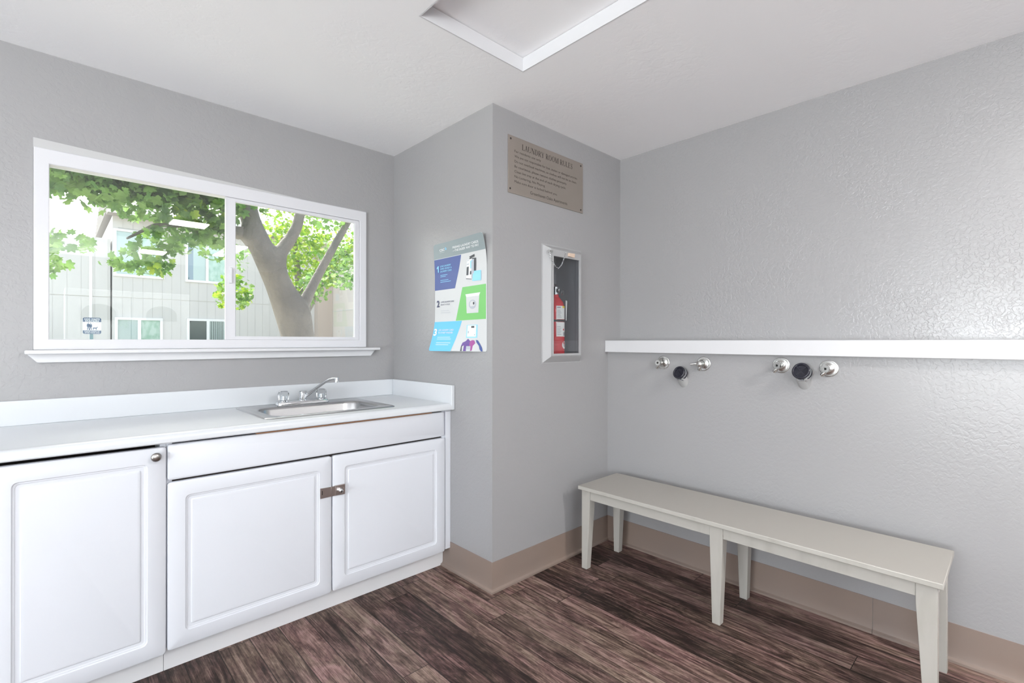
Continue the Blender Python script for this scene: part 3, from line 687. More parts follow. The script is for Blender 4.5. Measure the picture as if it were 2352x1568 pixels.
def disc(cu_, cv_, ru, rv, m, lift, n=24): poly([(cu_ + ru * math.cos(2 * math.pi * i / n), cv_ + rv * math.sin(2 * math.pi * i / n)) for i in range(n)], m, lift)
quad((0, 1), (1, 1), (1, .862), (0, .861), 'p_grey', n=26)
quad((.002, .857), (.553, .857), (.418, .569), (.002, .569), 'p_blue')
quad((.562, .569), (.985, .573), (.985, .278), (.436, .275), 'p_green')
quad((0, .272), (.556, .272), (.405, 0), (0, 0), 'p_cyan', n=22)
# card machine, card
poly([(.700, .815), (.824, .806), (.812, .668), (.745, .640)], 'p_dark'); poly([(.651, .800), (.752, .806), (.735, .630), (.636, .640)], 'p_text_white', .0016); poly([(.655, .795), (.700, .800), (.700, .795), (.655, .790)], 'p_shade', .0019); poly([(.652, .765), (.690, .768), (.690, .760), (.652, .757)], 'p_shade', .0019); poly([(.632, .636), (.735, .627), (.735, .632), (.636, .642)], 'p_dark', .0019); poly([(.735, .800), (.785, .800), (.775, .632), (.730, .632)], 'p_shade', .0015)
poly([(.715, .788), (.765, .788), (.758, .725), (.710, .722)], 'p_lightcyan', .002); poly([(.648, .740), (.685, .742), (.678, .668), (.640, .668)], 'p_dark', .002); poly([(.707, .700), (.745, .702), (.742, .672), (.703, .670)], 'p_dark', .002)
poly([(.660, .835), (.80, .84), (.80, .818), (.72, .812)][1:] + [(.70, .826)], 'p_dark', .0014)
quad((.763, .697), (.903, .695), (.903, .609), (.749, .611), 'p_lightcyan', .0022, 4)
# washer with an open lid
poly([(.621, .503), (.890, .507), (.868, .480), (.635, .478)], 'p_text_white', .0016); poly([(.632, .482), (.872, .484), (.856, .335), (.645, .335)], 'p_white', .0014)
disc(.752, .410, .066, .040, 'p_shade', .002); disc(.752, .412, .046, .028, 'p_white', .0023); disc(.775, .418, .015, .012, 'p_dark', .0025); poly([(.715, .392), (.79, .395), (.772, .374), (.735, .374)], 'p_shade', .0025)
# card reader and pile of clothes
rect(.652, .845, .120, .232, 'p_lightcyan'); rect(.668, .822, .130, .228, 'p_text_white', .0016); rect(.735, .790, .206, .222, 'p_dark', .002); rect(.678, .700, .160, .180, 'p_shade', .002); rect(.790, .805, .140, .152, 'p_shade', .002)
poly([(.575, .004), (.580, .050), (.60, .078), (.655, .092), (.690, .112), (.745, .085), (.745, .004)], 'p_purple', .0014); poly([(.575, .004), (.580, .045), (.60, .055), (.615, .004)], 'p_dark', .0017); poly([(.600, .045), (.63, .055), (.625, .004), (.605, .004)], 'p_white', .002)
poly([(.725, .088), (.76, .100), (.800, .098), (.835, .045), (.775, .035), (.77, .012), (.735, .004), (.72, .03)], 'p_magenta', .0019)
poly([(.825, .102), (.86, .098), (.895, .070), (.93, .035), (.94, .004), (.915, .004), (.88, .03), (.84, .07)], 'p_blue', .0019); poly([(.77, .004), (.78, .05), (.835, .082), (.88, .05), (.90, .004)], 'p_white', .0022)
poly([(.672, .004), (.672, .048), (.745, .048), (.745, .004)], 'p_shade', .0023); rect(.680, .738, .006, .018, 'p_white', .0027)
# lettering
def pt(body, u, v, wu, hv, m, bold=.01): put_text(b, body, u, v, wu, hv, lambda a, c: PW(a, c, .0026), m, bold)
pt('PREPAID LAUNDRY CARDS', .400, .925, .500, .0195, 'p_text_white', .022); pt('\u2014THE EASIER WAY TO PAY', .400, .897, .500, .0195, 'p_text_white', .022)
pt('CSC', .130, .926, .105, .0200, 'p_text_white', .03); pt('ServiceWorks', .130, .912, .100, .006, 'p_text_white', .0)
for r_ in (.010, .018, .026):
    arcp = [(.245 + r_ * math.cos(math.radians(a)) * 1.3, .928 + r_ * math.sin(math.radians(a))) for a in range(10, 91, 16)]
    for q0, q1 in zip(arcp, arcp[1:]): poly([q0, q1, (q1[0] - .005, q1[1] - .003), (q0[0] - .005, q0[1] - .003)], 'p_lightcyan', .0026)
poly([(.076, .735), (.096, .735), (.096, .795), (.082, .795), (.054, .780), (.054, .767), (.076, .775)], 'p_lightcyan', .0026); pt('LOAD LAUNDRY', .124, .781, .225, .0150, 'p_lightcyan', .014); pt('CARD OR BUY A', .124, .757, .235, .0150, 'p_lightcyan', .014); pt('LAUNDRY CARD', .124, .733, .235, .0150, 'p_lightcyan', .014)
for k_, (vv, ww) in enumerate(((.703, .145), (.689, .11), (.655, .165), (.639, .215))): rect(.126, .126 + ww, vv, vv + .0042, 'p_lightcyan', .0026)
pt('2', .050, .412, .055, .058, 'p_navy', .03); pt('LOAD LAUNDRY AND', .133, .448, .270, .0130, 'p_navy', .004); pt('SELECT CYCLE', .133, .424, .185, .0130, 'p_navy', .004)
for vv, ww in ((.372, .17), (.353, .195)): rect(.135, .135 + ww, vv, vv + .0028, 'p_shade', .0026)
pt('3', .020, .145, .065, .060, 'p_text_white', .035); pt('USE LAUNDRY CARD', .112, .186, .300, .0150, 'p_text_white', .016); pt('TO START WASHER', .112, .161, .290, .0150, 'p_text_white', .016)
for vv, ww in ((.125, .25), (.108, .27), (.073, .27), (.056, .24)): rect(.112, .112 + ww, vv, vv + .0042, 'p_text_white', .0026)
b.build('printed_design', po, fix=False)

# ------------------------------------------------------------------ fire extinguisher cabinet
ec = empty('extinguisher_cabinet', (2.118, YC, 1.131), 'grey framed fire extinguisher cabinet with a glass front recessed into the column', 'cabinet')
ox0, ox1, oz0, oz1 = 1.946, 2.288, 1.128, 1.790; ix0, ix1, iz0, iz1 = 1.986, 2.242, 1.170, 1.760; yf_ = 1.785
def rc(x0, x1, z0, z1, y): return [(x0, y, z0), (x1, y, z0), (x1, y, z1), (x0, y, z1)]
b = MB(); b.rings([rc(ox0, ox1, oz0, oz1, YC - .0008), rc(ox0, ox1, oz0, oz1, YC - .003), rc(ox0 + .008, ox1 - .008, oz0 + .006, oz1 - .006, YC - .004), rc(ix0 - .002, ix1 + .002, iz0 - .002, iz1 + .002, yf_), rc(ix0, ix1, iz0, iz1, yf_), rc(ix0, ix1, iz0, iz1, yf_ + .010)], 'cabinet_grey', False, False); b.rings([rc(ix0, ix1, iz0, iz1, yf_ + .010), rc(ix0, ix1, iz0, iz1, YC - .0008), rc(ix0 + .001, ix1 - .001, iz0 + .001, iz1 - .001, YC - .0008), rc(ix0 + .001, ix1 - .001, iz0 + .001, iz1 - .001, yf_ + .010)], 'tub_grey', False, False)
b.build('flanged_frame', ec)
gx0, gx1, gz0, gz1 = 2.003, 2.227, 1.183, 1.722
b = MB(); ring_frame(b, ix0 + .001, ix1 - .001, iz0 + .001, iz1 - .001, gx0, gx1, gz0, gz1, yf_ - .003, yf_ + .008, 'cabinet_grey'); dd = b.build('door', ec, bevel=.001, seg=1)
b = MB(); b.box(gx0, gx1, yf_ + .001, yf_ + .004, gz0, gz1, 'cab_glass'); b.build('pane', dd)
b = MB(); tx0, tx1, tz0, tz1, ty = 1.9875, 2.2535, 1.1625, 1.7655, 1.985; tt = .0015
b.box(tx0, tx0 + tt, YC - .0005, ty, tz0, tz1, 'tub_grey'); b.box(tx1 - tt, tx1, YC - .0005, ty, tz0, tz1, 'tub_grey'); b.box(tx0, tx1, YC, ty, tz0, tz0 + tt, 'tub_grey'); b.box(tx0, tx1, YC, ty, tz1 - tt, tz1, 'tub_grey'); b.box(tx0, tx1, ty, ty + tt, tz0, tz1, 'tub_grey')
b.box(tx1 - .006, tx1 - tt, YC, YC + .006, tz0 + tt, tz1 - tt, 'tub_edge'); b.box(tx0 + tt, tx1 - .006, YC, YC + .006, tz0 + tt, tz0 + .012, 'tub_edge')
b.build('tub', ec)
b = MB()
cp = [(1.952, 1.742), (1.964, 1.722), (1.978, 1.702), (1.996, 1.680), (2.015, 1.662), (2.038, 1.657), (2.062, 1.676), (2.078, 1.702), (2.090, 1.728), (2.099, 1.754)]
P = []
for k_ in range(len(cp) - 1):
    for t_ in (0, .34, .67): P.append((cp[k_][0] * (1 - t_) + cp[k_ + 1][0] * t_, cp[k_][1] * (1 - t_) + cp[k_ + 1][1] * t_))
P.append(cp[-1])
for k_ in range(len(P) - 1):
    a = Vector((P[k_][0], 1.7795, P[k_][1])); c = Vector((P[k_ + 1][0], 1.7795, P[k_ + 1][1])); d = (c - a); L_ = d.length; d.normalize(); n1 = Vector((0, 1, 0)) if k_ % 2 else d.cross(Vector((0, 1, 0)))
    mid = (a + c) / 2; ring = [mid + d * (L_ * .72 * math.cos(t2)) + n1 * (.0032 * math.sin(t2)) for t2 in [2 * math.pi * i / 10 for i in range(11)]]
    if k_ * 1.0 < 4 : ring = [r_ + Vector((0, -.004, 0)) for r_ in ring]
    b.tube(ring, .0009, 'chrome', 6)
b.build('chain', ec, smooth=60)
b = MB(); b.box(1.952, 1.986, 1.772, 1.781, 1.738, 1.748, 'dull_chrome'); b.build('chain_clip', ec, bevel=.001)
b = MB(); b.hexa([(2.118, 1.770, 1.733), (2.168, 1.770, 1.730), (2.168, 1.7815, 1.730), (2.118, 1.7815, 1.733)], [(2.120, 1.774, 1.752), (2.176, 1.774, 1.754), (2.176, 1.7815, 1.754), (2.120, 1.7815, 1.752)], 'brass'); b.build('pull_latch', ec, bevel=.001)

fe = empty('fire_extinguisher', (2.140, 1.892, 1.1645), 'red fire extinguisher standing behind the glass of the grey wall cabinet', 'fire extinguisher')
ex, ey, ez = 2.140, 1.892, 1.1645; R = .054
b = MB(); b.lathe([(.046, 0), (.050, .004), (R, .012), (R, .280), (.052, .296), (.045, .316), (.032, .334), (.020, .348), (.018, .362)], (ex, ey, ez), (0, 0, 1), 'ext_red', 40); b.build('cylinder', fe, smooth=50)
b = MB(); b.lathe([(.020, .360), (.020, .370), (.013, .372), (.013, .392), (.017, .394), (.017, .405), (0, .406)], (ex, ey, ez), (0, 0, 1), 'chrome', 24)
b.lathe([(.013, 0), (.013, .016), (.011, .018), (0, .018)], (ex + .004, ey - .012, ez + .385), (.2, -1, 0), 'chrome', 20); b.build('valve', fe, smooth=40)
b = MB(); b.hexa([(ex - .055, ey - .006, ez + .404), (ex + .02, ey - .006, ez + .404), (ex + .02, ey + .006, ez + .404), (ex - .055, ey + .006, ez + .404)], [(ex - .060, ey - .006, ez + .430), (ex + .02, ey - .006, ez + .418), (ex + .02, ey + .006, ez + .418), (ex - .060, ey + .006, ez + .430)], 'chrome'); b.build('carry_handle', fe, bevel=.002)
b = MB(); b.tube([(ex + .030 + .014 * math.cos(t2), ey - .030 + .004 * math.cos(t2), ez + .372 + .016 * math.sin(t2)) for t2 in [2 * math.pi * i / 16 for i in range(17)]], .0012, 'chrome', 6); b.build('pin_ring', fe, smooth=60)
def wrap(a0, a1, z0, z1, m, rr_, mb, n=14):
    g = []; 
    for z_ in (z0, z1):
        for i in range(n + 1):
            a = math.radians(a0 + (a1 - a0) * i / n); g.append((ex + rr_ * math.cos(a), ey + rr_ * math.sin(a), ez + z_))
    mb.add(g, [(i, i + 1, n + 2 + i, n + 1 + i) for i in range(n)], m)
b = MB(); wrap(-133, -62, .215, .292, 'paper', R + .0006, b); wrap(-92, -62, .280, .292, 'yellow_print', R + .001, b); wrap(-128, -105, .279, .286, 'grey_print', R + .001, b)
wrap(-133, -62, .115, .198, 'paper', R + .0006, b); wrap(-82, -64, .119, .140, 'grey_print', R + .001, b); wrap(-86, -76, .150, .160, 'ext_red', R + .001, b)
for k_ in range(6): wrap(-128, -98 - (k_ % 3) * 4, .225 + k_ * .008, .2275 + k_ * .008, 'grey_print', R + .001, b)
for k_ in range(6): wrap(-128, -100 - (k_ % 2) * 5, .126 + k_ * .009, .1285 + k_ * .009, 'grey_print', R + .001, b)
b.build('paper_label', fe, fix=False, smooth=60)
b = MB(); g = []
for i in range(20):
    t2 = 2 * math.pi * i / 20; a = math.radians(-70) + .42 * math.cos(t2); g.append((ex + (R + .001) * math.cos(a), ey + (R + .001) * math.sin(a), ez + .066 + .022 * math.sin(t2)))
b.add(g, [tuple(range(20))], 'paper'); wrap(-80, -62, .058, .062, 'grey_print', R + .0016, b, 6); wrap(-80, -62, .066, .070, 'grey_print', R + .0016, b, 6); b.build('round_seal', fe, fix=False)
b = MB(); b.lathe([(R + .0005, .200), (R + .003, .2005), (R + .003, .2125), (R + .0005, .213)], (ex, ey, ez), (0, 0, 1), 'tub_edge', 36); b.build('strap', fe, smooth=40)
b = MB(); b.hexa([(ex + .034, ey - .050, ez + .210), (ex + .046, ey - .046, ez + .208), (ex + .046, ey - .0455, ez + .208), (ex + .034, ey - .0495, ez + .210)], [(ex + .022, ey - .060, ez + .325), (ex + .040, ey - .056, ez + .322), (ex + .040, ey - .0555, ez + .322), (ex + .022, ey - .0595, ez + .325)], 'paper'); b.build('service_tag', fe)

# ------------------------------------------------------------------ ceiling lamps and dryers behind the camera (seen as reflections in the window, except the added fill light)
def ceil_light(cx, cy, sx, sy, label, lm='lamp'):
    v = empty('ceiling_light', (cx, cy, H), label, 'ceiling light')
    b = MB(); b.box(cx - sx / 2, cx + sx / 2, cy - sy / 2, cy + sy / 2, H - .018, H - .0008, 'white_trim'); b.build('housing', v)
    b = MB(); b.box(cx - sx / 2 + .01, cx + sx / 2 - .01, cy - sy / 2 + .01, cy + sy / 2 - .01, H - .030, H - .0185, lm); b.build('diffuser', v)
ceil_light(.985, -.13, .32, .25, 'small square ceiling light mirrored in the upper middle of the left window pane')
ceil_light(.950, -2.27, .28, .34, 'small square ceiling light mirrored over the hanging leaves in the left window pane')
ceil_light(1.66, -1.5, .20, .95, 'long added fill light on the ceiling, unseen behind the camera on the right', 'lamp_fill')  # unseen lamp added to brighten the column face
v = empty('ceiling_vent', (.69, -1.12, H), 'grey ceiling return vent mirrored in the left window pane', 'vent')
b = MB(); b.box(.49, .89, -1.36, -.90, H - .010, H - .0008, 'vent_grey')
for k_ in range(10): b.box(.51, .87, -1.34 + k_ * .044, -1.33 + k_ * .044, H - .0135, H - .0101, 'cabinet_grey')
b.build('grille', v)
for k_, x0 in enumerate((.10, .745)):
    v = empty('dryer', (x0 + .31, -2.75, 0), ('white stacked dryer on the left, mirrored faintly low in the left window pane', 'white stacked dryer on the right, mirrored faintly low in the left window pane')[k_], 'dryer', 'stacked dryers behind the camera')
    b = MB(); b.box(x0, x0 + .635, -3.1, -2.40, .001, 1.90, 'dryer_white'); bd = b.build('body', v, bevel=.01)
    for zb_ in (.55, 1.52):
        b = MB(); pts = [(x0 + .15, zb_), (x0 + .485, zb_)] + [(x0 + .3175 + .1675 * math.cos(math.radians(a)), zb_ + .08 + .12 * math.sin(math.radians(a))) for a in range(0, 181, 15)]
        b.prism([(a, -2.3995, c) for a, c in pts], (0, .012, 0), 'dryer_dark'); b.build('door_window', v)

# made-up window for the fill light behind the camera and glazed door in the left wall
wf = empty('added_window', (-1.2, YF - .06, .75), kind='structure')
b = MB(); ring_frame(b, -2.049, -.351, .751, 2.249, -2.0, -.40, .80, 2.20, YF - .08, YF - .03, 'vinyl_white'); b.box(-1.22, -1.18, YF - .08, YF - .03, .80, 2.20, 'vinyl_white'); b.build('window_frame', wf)
b = MB(); b.box(-2.0, -.40, YF - .058, YF - .054, .80, 2.20, 'pane_glass'); b.build('pane', wf)
df = empty('door_1', (XW - .06, -.35, 0), kind='structure')
b = MB()
b.box(XW - .09, XW - .03, DY0 + .001, DY0 + .06, .001, DZ - .001, 'white_trim'); b.box(XW - .09, XW - .03, DY1 - .06, DY1 - .001, .001, DZ - .001, 'white_trim'); b.box(XW - .09, XW - .03, DY0 + .06, DY1 - .06, DZ - .06, DZ - .001, 'white_trim'); b.box(XW - .09, XW - .03, -.14, -.06, .001, DZ - .06, 'white_trim'); b.box(XW - .09, XW - .03, DY0 + .06, DY1 - .06, .001, .12, 'white_trim')
b.build('door_frame', df)
b = MB(); b.box(XW - .062, XW - .058, DY0 + .06, DY1 - .06, .12, DZ - .06, 'pane_glass'); b.build('pane', df)

# ------------------------------------------------------------------ outdoors
b = MB(); b.box(-40, 40, YW + T, 60, -.5, -.15, 'courtyard_concrete'); b.box(-40, XW - .12, -20, YW + T, -.5, -.15, 'courtyard_concrete'); b.box(XW - .12, 40, -20, YF - .12, -.5, -.15, 'courtyard_concrete')
o = struct(b.build('ground'))
bd = empty('apartment_building', (4, 20, -.15), 'two-storey apartment building with grooved pale siding and white windows across the yard', 'building')
b = MB(); D = 18.0
def grooved(x0, x1, z0, z1, y0, depth, m, step=.235, g=.008):
    x = x0
    while x < x1 - 1e-4:
        e = min(x + step, x1); b.box(x, e - g, y0, y0 + .03, z0, z1, m); b.box(e - g, e, y0 + .008, y0 + .03, z0, z1, m); x = e
    b.box(x0, x1, y0 + .03, y0 + depth, z0, z1, m)
grooved(1.233, 7.0, -.15, 2.51, D, 5, 'siding'); grooved(1.233, 7.0, 2.53, 4.86, D - .008, 5, 'siding')
b.box(1.233, 7.0, D + .01, D + 5, 2.5, 2.54, 'siding')
b.build('wall', bd)
b = MB(); grooved(-9, 1.20, -.15, 2.51, D + .12, 5, 'siding', .29); grooved(-9, 1.20, 2.53, 4.2, D + .115, 5, 'siding', .29); b.box(-9, 1.2, D + .14, D + 5, 2.5, 2.54, 'siding'); b.box(.733, .80, D + .08, D + .12, -.15, 4.2, 'fascia'); b.build('side_wing', bd)  # wing top kept low so bright sky stands in for glare
b = MB(); b.box(1.1, 7.3, D - .55, D + 5.2, 4.98, 5.06, 'roofing'); b.box(1.1, 7.3, D - .57, D - .55, 4.84, 5.06, 'fascia'); b.box(1.1, 7.3, D - .55, D - .01, 4.86, 4.98, 'soffit')
b.prism([(1.1, D - .57, 5.062), (1.1, D + 5.2, 5.062), (1.1, D + 2.5, 6.0)], (6.2, 0, 0), 'roofing'); b.build('roof', bd)
b = MB(); b.box(7.0, 7.55, D - .3, D + .2, -.15, 4.9, 'siding_brown'); b.build('brown_corner_wall', bd)
def far_window(x0, x1, z0, z1, mats):
    f = MB(); w_ = .07; y = D - .06; xm = (x0 + x1) / 2
    f.box(x0, x0 + w_, y, D - .001, z0, z1, 'ext_frame'); f.box(x1 - w_, x1, y, D - .001, z0, z1, 'ext_frame'); f.box(x0 + w_, x1 - w_, y, D - .001, z0, z0 + w_, 'ext_frame'); f.box(x0 + w_, x1 - w_, y, D - .001, z1 - w_, z1, 'ext_frame'); f.box(xm - .04, xm + .04, y, D - .001, z0 + w_, z1 - w_, 'ext_frame')
    fo = f.build('window', bd)
    p = MB(); p.box(x0 + w_, xm - .04, D - .030, D - .026, z0 + w_, z1 - w_, 'far_glass'); p.box(xm + .04, x1 - w_, D - .030, D - .026, z0 + w_, z1 - w_, 'far_glass'); p.build('pane', fo)
    c = MB(); c.box(x0 + w_, xm - .04, D - .020, D - .010, z0 + w_, z1 - w_, mats[0]); c.box(xm + .04, x1 - w_, D - .020, D - .010, z0 + w_, z1 - w_, mats[1])
    if mats[2]:
        n = 8
        for i in range(n): xx = xm + .05 + i * (x1 - w_ - xm - .06) / n; c.box(xx, xx + .03, D - .025, D - .0205, z0 + w_, z1 - w_, 'blinds')
    c.build('pane_backing', fo)  # blinds, dark rooms and painted leaf reflections behind the glass
far_window(1.282, 2.415, .70, 1.945, ('blinds', 'green_reflection', 0)); far_window(3.03, 4.17, .70, 1.965, ('room_dark', 'room_dark', 1)); far_window(1.25, 2.45, 3.13, 4.50, ('blinds', 'green_reflection', 0)); far_window(2.985, 4.16, 3.11, 4.512, ('blinds', 'green_reflection', 0))
b = MB(); b.box(3.06, 3.20, D - .0245, D - .0205, 3.18, 4.44, 'curtain_blue'); b.build('side_curtain', bd)
b2 = empty('annex_building', (10, 16, -.15), 'tan windowless building wall at the far right beyond the tree', 'building')
b = MB(); b.box(7.56, 14, 11.0, 23, -.15, 4.4, 'siding_tan')
for z_ in (1.15, 2.35, 3.55): b.box(7.545, 7.56, 11, 17.65, z_, z_ + .03, 'siding')
for y_ in (13.2, 15.6): b.box(7.54, 7.56, y_, y_ + .10, -.15, 4.4, 'siding')
b.build('wall', b2); b = MB(); b.box(7.57, 14.2, 10.8, 23.2, 4.4, 4.6, 'roofing'); b.build('roof', b2)

# dog waste station sign on its post
ds = empty('dog_station_sign', (.57, 13, -.15), 'blue and white dog waste station sign on a post, low in the left window pane', 'sign')
sx0, sx1, sz0, sz1 = .432, .712, 1.398, 1.727; sy = 12.97
b = MB(); b.prism([(sx0 + .02, sy, sz0), (sx1 - .02, sy, sz0), (sx1, sy, sz0 + .02), (sx1, sy, sz1 - .02), (sx1 - .02, sy, sz1), (sx0 + .02, sy, sz1), (sx0, sy, sz1 - .02), (sx0, sy, sz0 + .02)], (0, .003, 0), 'dog_blue')
b.box(sx0, sx1, sy - .001, sy, sz0 + .072, sz1 - .087, 'dog_white')
fd = lambda u, v: (sx0 + u, sy - .0018, sz0 + v)
put_text(b, 'DOG WASTE', .022, .285, .236, .030, fd, 'dog_white', .03); put_text(b, 'STATION', .035, .2475, .205, .030, fd, 'dog_white', .02)
put_text(b, 'PLEASE CLEAN UP', .024, .043, .232, .018, fd, 'dog_white', .02); put_text(b, 'AFTER YOUR DOG', .024, .014, .232, .018, fd, 'dog_white', .02)
def fig(pts): b.add([fd(u, v) for u, v in pts], [tuple(range(len(pts)))], 'dog_blue')
for cx_, h_ in ((.082, .200), (.118, .192)):
    fig([(cx_ + .008 * math.cos(t2), h_ + .022 + .010 * math.sin(t2)) for t2 in [2 * math.pi * i / 12 for i in range(12)]])
    fig([(cx_ - .020, h_ + .005), (cx_ + .020, h_ + .005), (cx_ + .022, h_ - .045), (cx_ + .012, h_ - .060), (cx_ - .014, h_ - .060), (cx_ - .024, h_ - .045)])
    fig([(cx_ - .014, h_ - .058), (cx_ - .001, h_ - .058), (cx_ - .006, .080), (cx_ - .018, .080)]); fig([(cx_ + .001, h_ - .058), (cx_ + .013, h_ - .058), (cx_ + .020, .080), (cx_ + .008, .080)])
fig([(.148, .122), (.155, .130), (.205, .130), (.222, .146), (.232, .140), (.214, .120), (.208, .108), (.160, .110)])
for lx in (.152, .164, .196, .206): fig([(lx, .112), (lx + .007, .112), (lx + .006, .080), (lx, .080)])
b.build('sign_panel', ds, fix=False)
b = MB(); b.box(.535, .590, 12.974, 12.982, -.15, 1.60, 'post_green'); b.box(.535, .542, 12.982, 13.0, -.15, 1.60, 'post_green'); b.box(.583, .590, 12.982, 13.0, -.15, 1.60, 'post_green'); b.build('post', ds)

# trees -------------------------------------------------------------
rnd = random.Random(7)
LEAF = [(90, 1.0), (80, .84), (70, .64), (60, .70), (44, .94), (34, .80), (22, .58), (8, .66), (-10, .80), (-34, .60), (-62, .52), (-84, .30)]
LEAF = LEAF + [(180 - a, r) for a, r in LEAF[::-1] if a != 90]
def leaves(mb, c, r, n, size, m, droop=.35, shell=0.):
    for _ in range(n):
        while True:
            p = Vector((rnd.uniform(-1, 1), rnd.uniform(-1, 1), rnd.uniform(-1, 1)))
            if shell < p.length < 1: break
        q = Vector((c[0] + p.x * r[0], c[1] + p.y * r[1], c[2] + p.z * r[2]))
        s = size * rnd.uniform(.65, 1.2)
        nrm = Vector((rnd.gauss(0, .7), rnd.gauss(-.5, .7), rnd.gauss(.7, .6))).normalized()
        tip = Vector((rnd.gauss(0, .6), rnd.gauss(-.2, .5), rnd.gauss(-droop, .5))); tip = (tip - nrm * tip.dot(nrm)).normalized(); sd_ = nrm.cross(tip)
        fold = rnd.uniform(-.15, .35)
        vs = [q]
        for a, rr_ in LEAF:
            ca, sa = math.cos(math.radians(a)) * rr_, math.sin(math.radians(a)) * rr_
            vs.append(q + (sd_ * ca + tip * sa) * s * .5 + nrm * (abs(ca) * fold - .12 * rr_ * rr_) * s * .5)
        k = len(LEAF); mb.add(vs, [(0, 1 + i, 1 + (i + 1) % k) for i in range(k)], m)
def skin_tree(name, chains, parent, m):
    me = bpy.data.meshes.new(name); vs = []; es = []; rad = []; idx = {}
    for ch in chains:
        prev = None
        for (x, y, z, r) in ch:
            key = (round(x, 3), round(y, 3), round(z, 3))
            if key not in idx: idx[key] = len(vs); vs.append((x, y, z)); rad.append(r)
            i = idx[key]
            if prev is not None and prev != i: es.append((prev, i))
            prev = i
    me.from_pydata(vs, es, []); me.materials.append(MAT[m])
    o = bpy.data.objects.new(name, me); COL.objects.link(o); o.parent = parent; o.matrix_parent_inverse = parent.matrix_basis.inverted()
    o.modifiers.new('skin', 'SKIN'); 
    if not me.skin_vertices: 
        bm = bmesh.new(); bm.from_mesh(me); bm.verts.layers.skin.verify(); bm.to_mesh(me); bm.free()
    for i, r in enumerate(rad): me.skin_vertices[0].data[i].radius = (r, r)
    me.skin_vertices[0].data[0].use_root = True
    o.modifiers['skin'].use_smooth_shade = True
    ss = o.modifiers.new('sub', 'SUBSURF'); ss.levels = 2; ss.render_levels = 2
    return o
tr = empty('tree', (2.25, 5.5, -.15), 'large leaning grey-barked tree with forked trunk just outside the window', 'tree')
skin_tree('trunk', [
    [(2.28, 5.5, -.2, .24), (2.18, 5.5, .4, .20), (2.06, 5.5, .9, .185), (1.955, 5.5, 1.307, .175), (1.885, 5.5, 1.52, .185), (1.79, 5.5, 1.78, .145), (1.705, 5.5, 1.97, .132), (1.635, 5.5, 2.13, .140), (1.56, 5.5, 2.29, .115), (1.50, 5.52, 2.47, .100), (1.455, 5.55, 2.68, .095), (1.40, 5.6, 3.2, .085), (1.30, 5.7, 3.9, .06)],
    [(1.635, 5.5, 2.13, .140), (1.77, 5.48, 2.22, .082), (1.862, 5.46, 2.35, .066), (1.93, 5.45, 2.50, .060), (1.972, 5.45, 2.70, .056), (2.05, 5.4, 3.3, .05)],
    [(1.885, 5.5, 1.52, .185), (2.005, 5.46, 1.66, .075), (2.085, 5.45, 1.84, .056), (2.19, 5.45, 2.05, .050), (2.355, 5.45, 2.37, .045), (2.52, 5.45, 2.67, .040), (2.8, 5.4, 3.2, .03)],
    [(1.56, 5.5, 2.29, .115), (1.40, 5.48, 2.345, .058), (1.22, 5.45, 2.37, .040), (.93, 5.4, 2.34, .028), (.65, 5.3, 2.28, .018), (.45, 5.25, 2.12, .010)],
    [(1.455, 5.55, 2.68, .095), (1.0, 5.4, 2.95, .05), (.5, 5.3, 3.0, .035), (-.2, 5.2, 2.9, .02)]], tr, 'bark')
fl = MB()
Gm, Lm = 'leaf_green', 'leaf_lime'
leaves(fl, (.35, 5.4, 2.85), (.95, .45, .36), 1300, .15, Gm); leaves(fl, (.30, 5.4, 2.62), (.62, .35, .16), 320, .15, Gm)           # band along the top of the left pane
leaves(fl, (1.02, 5.35, 2.60), (.38, .35, .32), 420, .14, Gm)
leaves(fl, (.95, 5.3, 2.50), (.30, .30, .22), 30, .12, Lm)
leaves(fl, (.05, 5.3, 2.50), (.40, .30, .12), 60, .12, Gm)
leaves(fl, (.50, 5.3, 2.44), (.42, .30, .14), 110, .12, Gm)
leaves(fl, (.98, 5.3, 2.26), (.34, .25, .13), 110, .11, Gm)
leaves(fl, (.70, 5.2, 2.12), (.24, .22, .14), 95, .10, Gm)
leaves(fl, (.56, 5.2, 1.94), (.22, .2, .11), 90, .095, Gm)
leaves(fl, (.40, 5.2, 1.88), (.14, .15, .05), 18, .09, Gm)
leaves(fl, (.66, 5.15, 1.90), (.13, .15, .10), 16, .09, Lm)
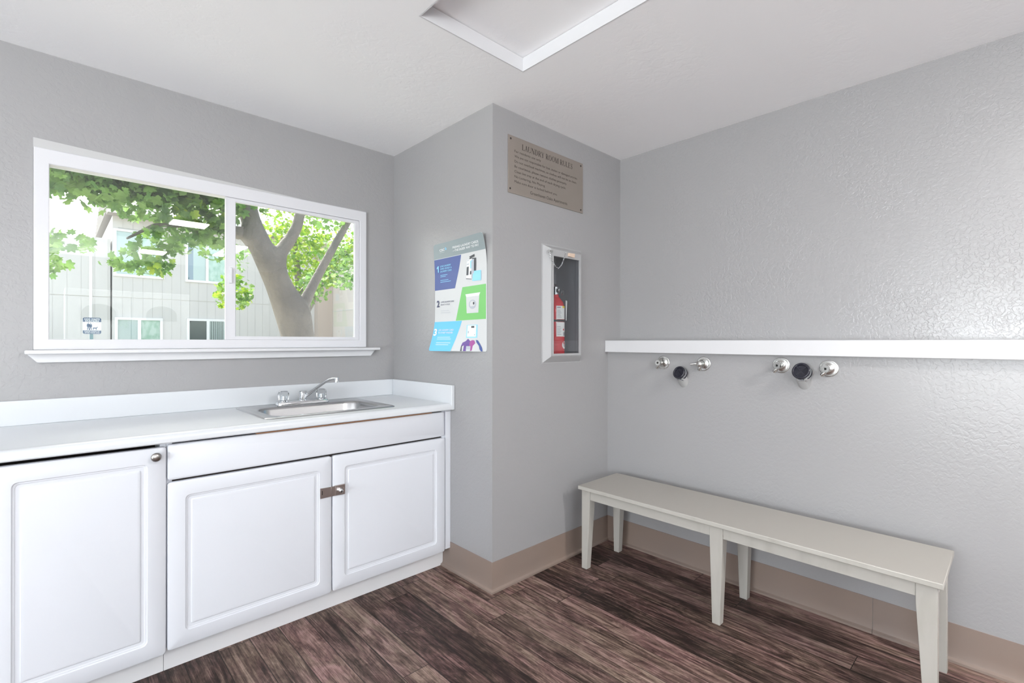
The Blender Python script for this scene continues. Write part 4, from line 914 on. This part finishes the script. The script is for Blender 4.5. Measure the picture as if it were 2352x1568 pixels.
leaves(fl, (.08, 5.2, 2.03), (.22, .2, .10), 42, .10, Gm); leaves(fl, (-.02, 5.2, 1.88), (.12, .2, .12), 32, .10, Gm)
leaves(fl, (1.10, 5.3, 2.13), (.16, .2, .12), 30, .09, Gm)
leaves(fl, (1.47, 6.1, 1.80), (.19, .25, .22), 150, .085, Lm); leaves(fl, (1.45, 5.9, 1.78), (.17, .2, .20), 60, .085, Gm); leaves(fl, (1.48, 6.0, 2.17), (.14, .25, .16), 50, .09, Gm)
leaves(fl, (2.48, 5.7, 2.22), (.20, .3, .36), 120, .085, Gm); leaves(fl, (2.62, 5.6, 1.98), (.10, .2, .16), 30, .085, Gm); leaves(fl, (2.36, 5.5, 2.66), (.34, .3, .13), 90, .10, Gm); leaves(fl, (2.20, 5.7, 1.95), (.14, .2, .14), 34, .085, Gm)
leaves(fl, (1.52, 5.25, 2.62), (.12, .15, .10), 16, .09, Gm)
leaves(fl, (1.0, 5.6, 3.9), (2.2, 1.2, .7), 500, .2, Gm)              # unseen crown above the eave line, added to shade the window
o = fl.build('foliage', tr, fix=False); o['kind'] = 'stuff'
t2_ = empty('tree', (4.0, 11, -.15), 'bright yellow-green tree standing farther off behind the forked trunk', 'tree')
skin_tree('trunk', [[(4.0, 11, -.2, .13), (4.02, 11, .8, .11), (4.05, 11.1, 1.7, .10), (4.0, 11.2, 2.6, .08), (3.9, 11.2, 3.6, .05)], [(4.05, 11.1, 1.7, .10), (4.5, 11.2, 2.6, .05), (4.9, 11.2, 3.3, .03)]], t2_, 'bark')
fl = MB()
leaves(fl, (4.05, 11.0, 3.05), (.80, .8, .85), 1000, .12, Lm, .2); leaves(fl, (3.75, 11.0, 3.6), (.7, .7, .75), 500, .12, Lm, .2); leaves(fl, (4.9, 11.0, 2.95), (.50, .6, .50), 380, .12, Gm, .2); leaves(fl, (5.0, 11.0, 3.4), (.6, .6, .5), 350, .12, Lm, .2); leaves(fl, (4.15, 10.8, 2.35), (.35, .5, .30), 150, .11, Gm)
o = fl.build('foliage', t2_, fix=False); o['kind'] = 'stuff'
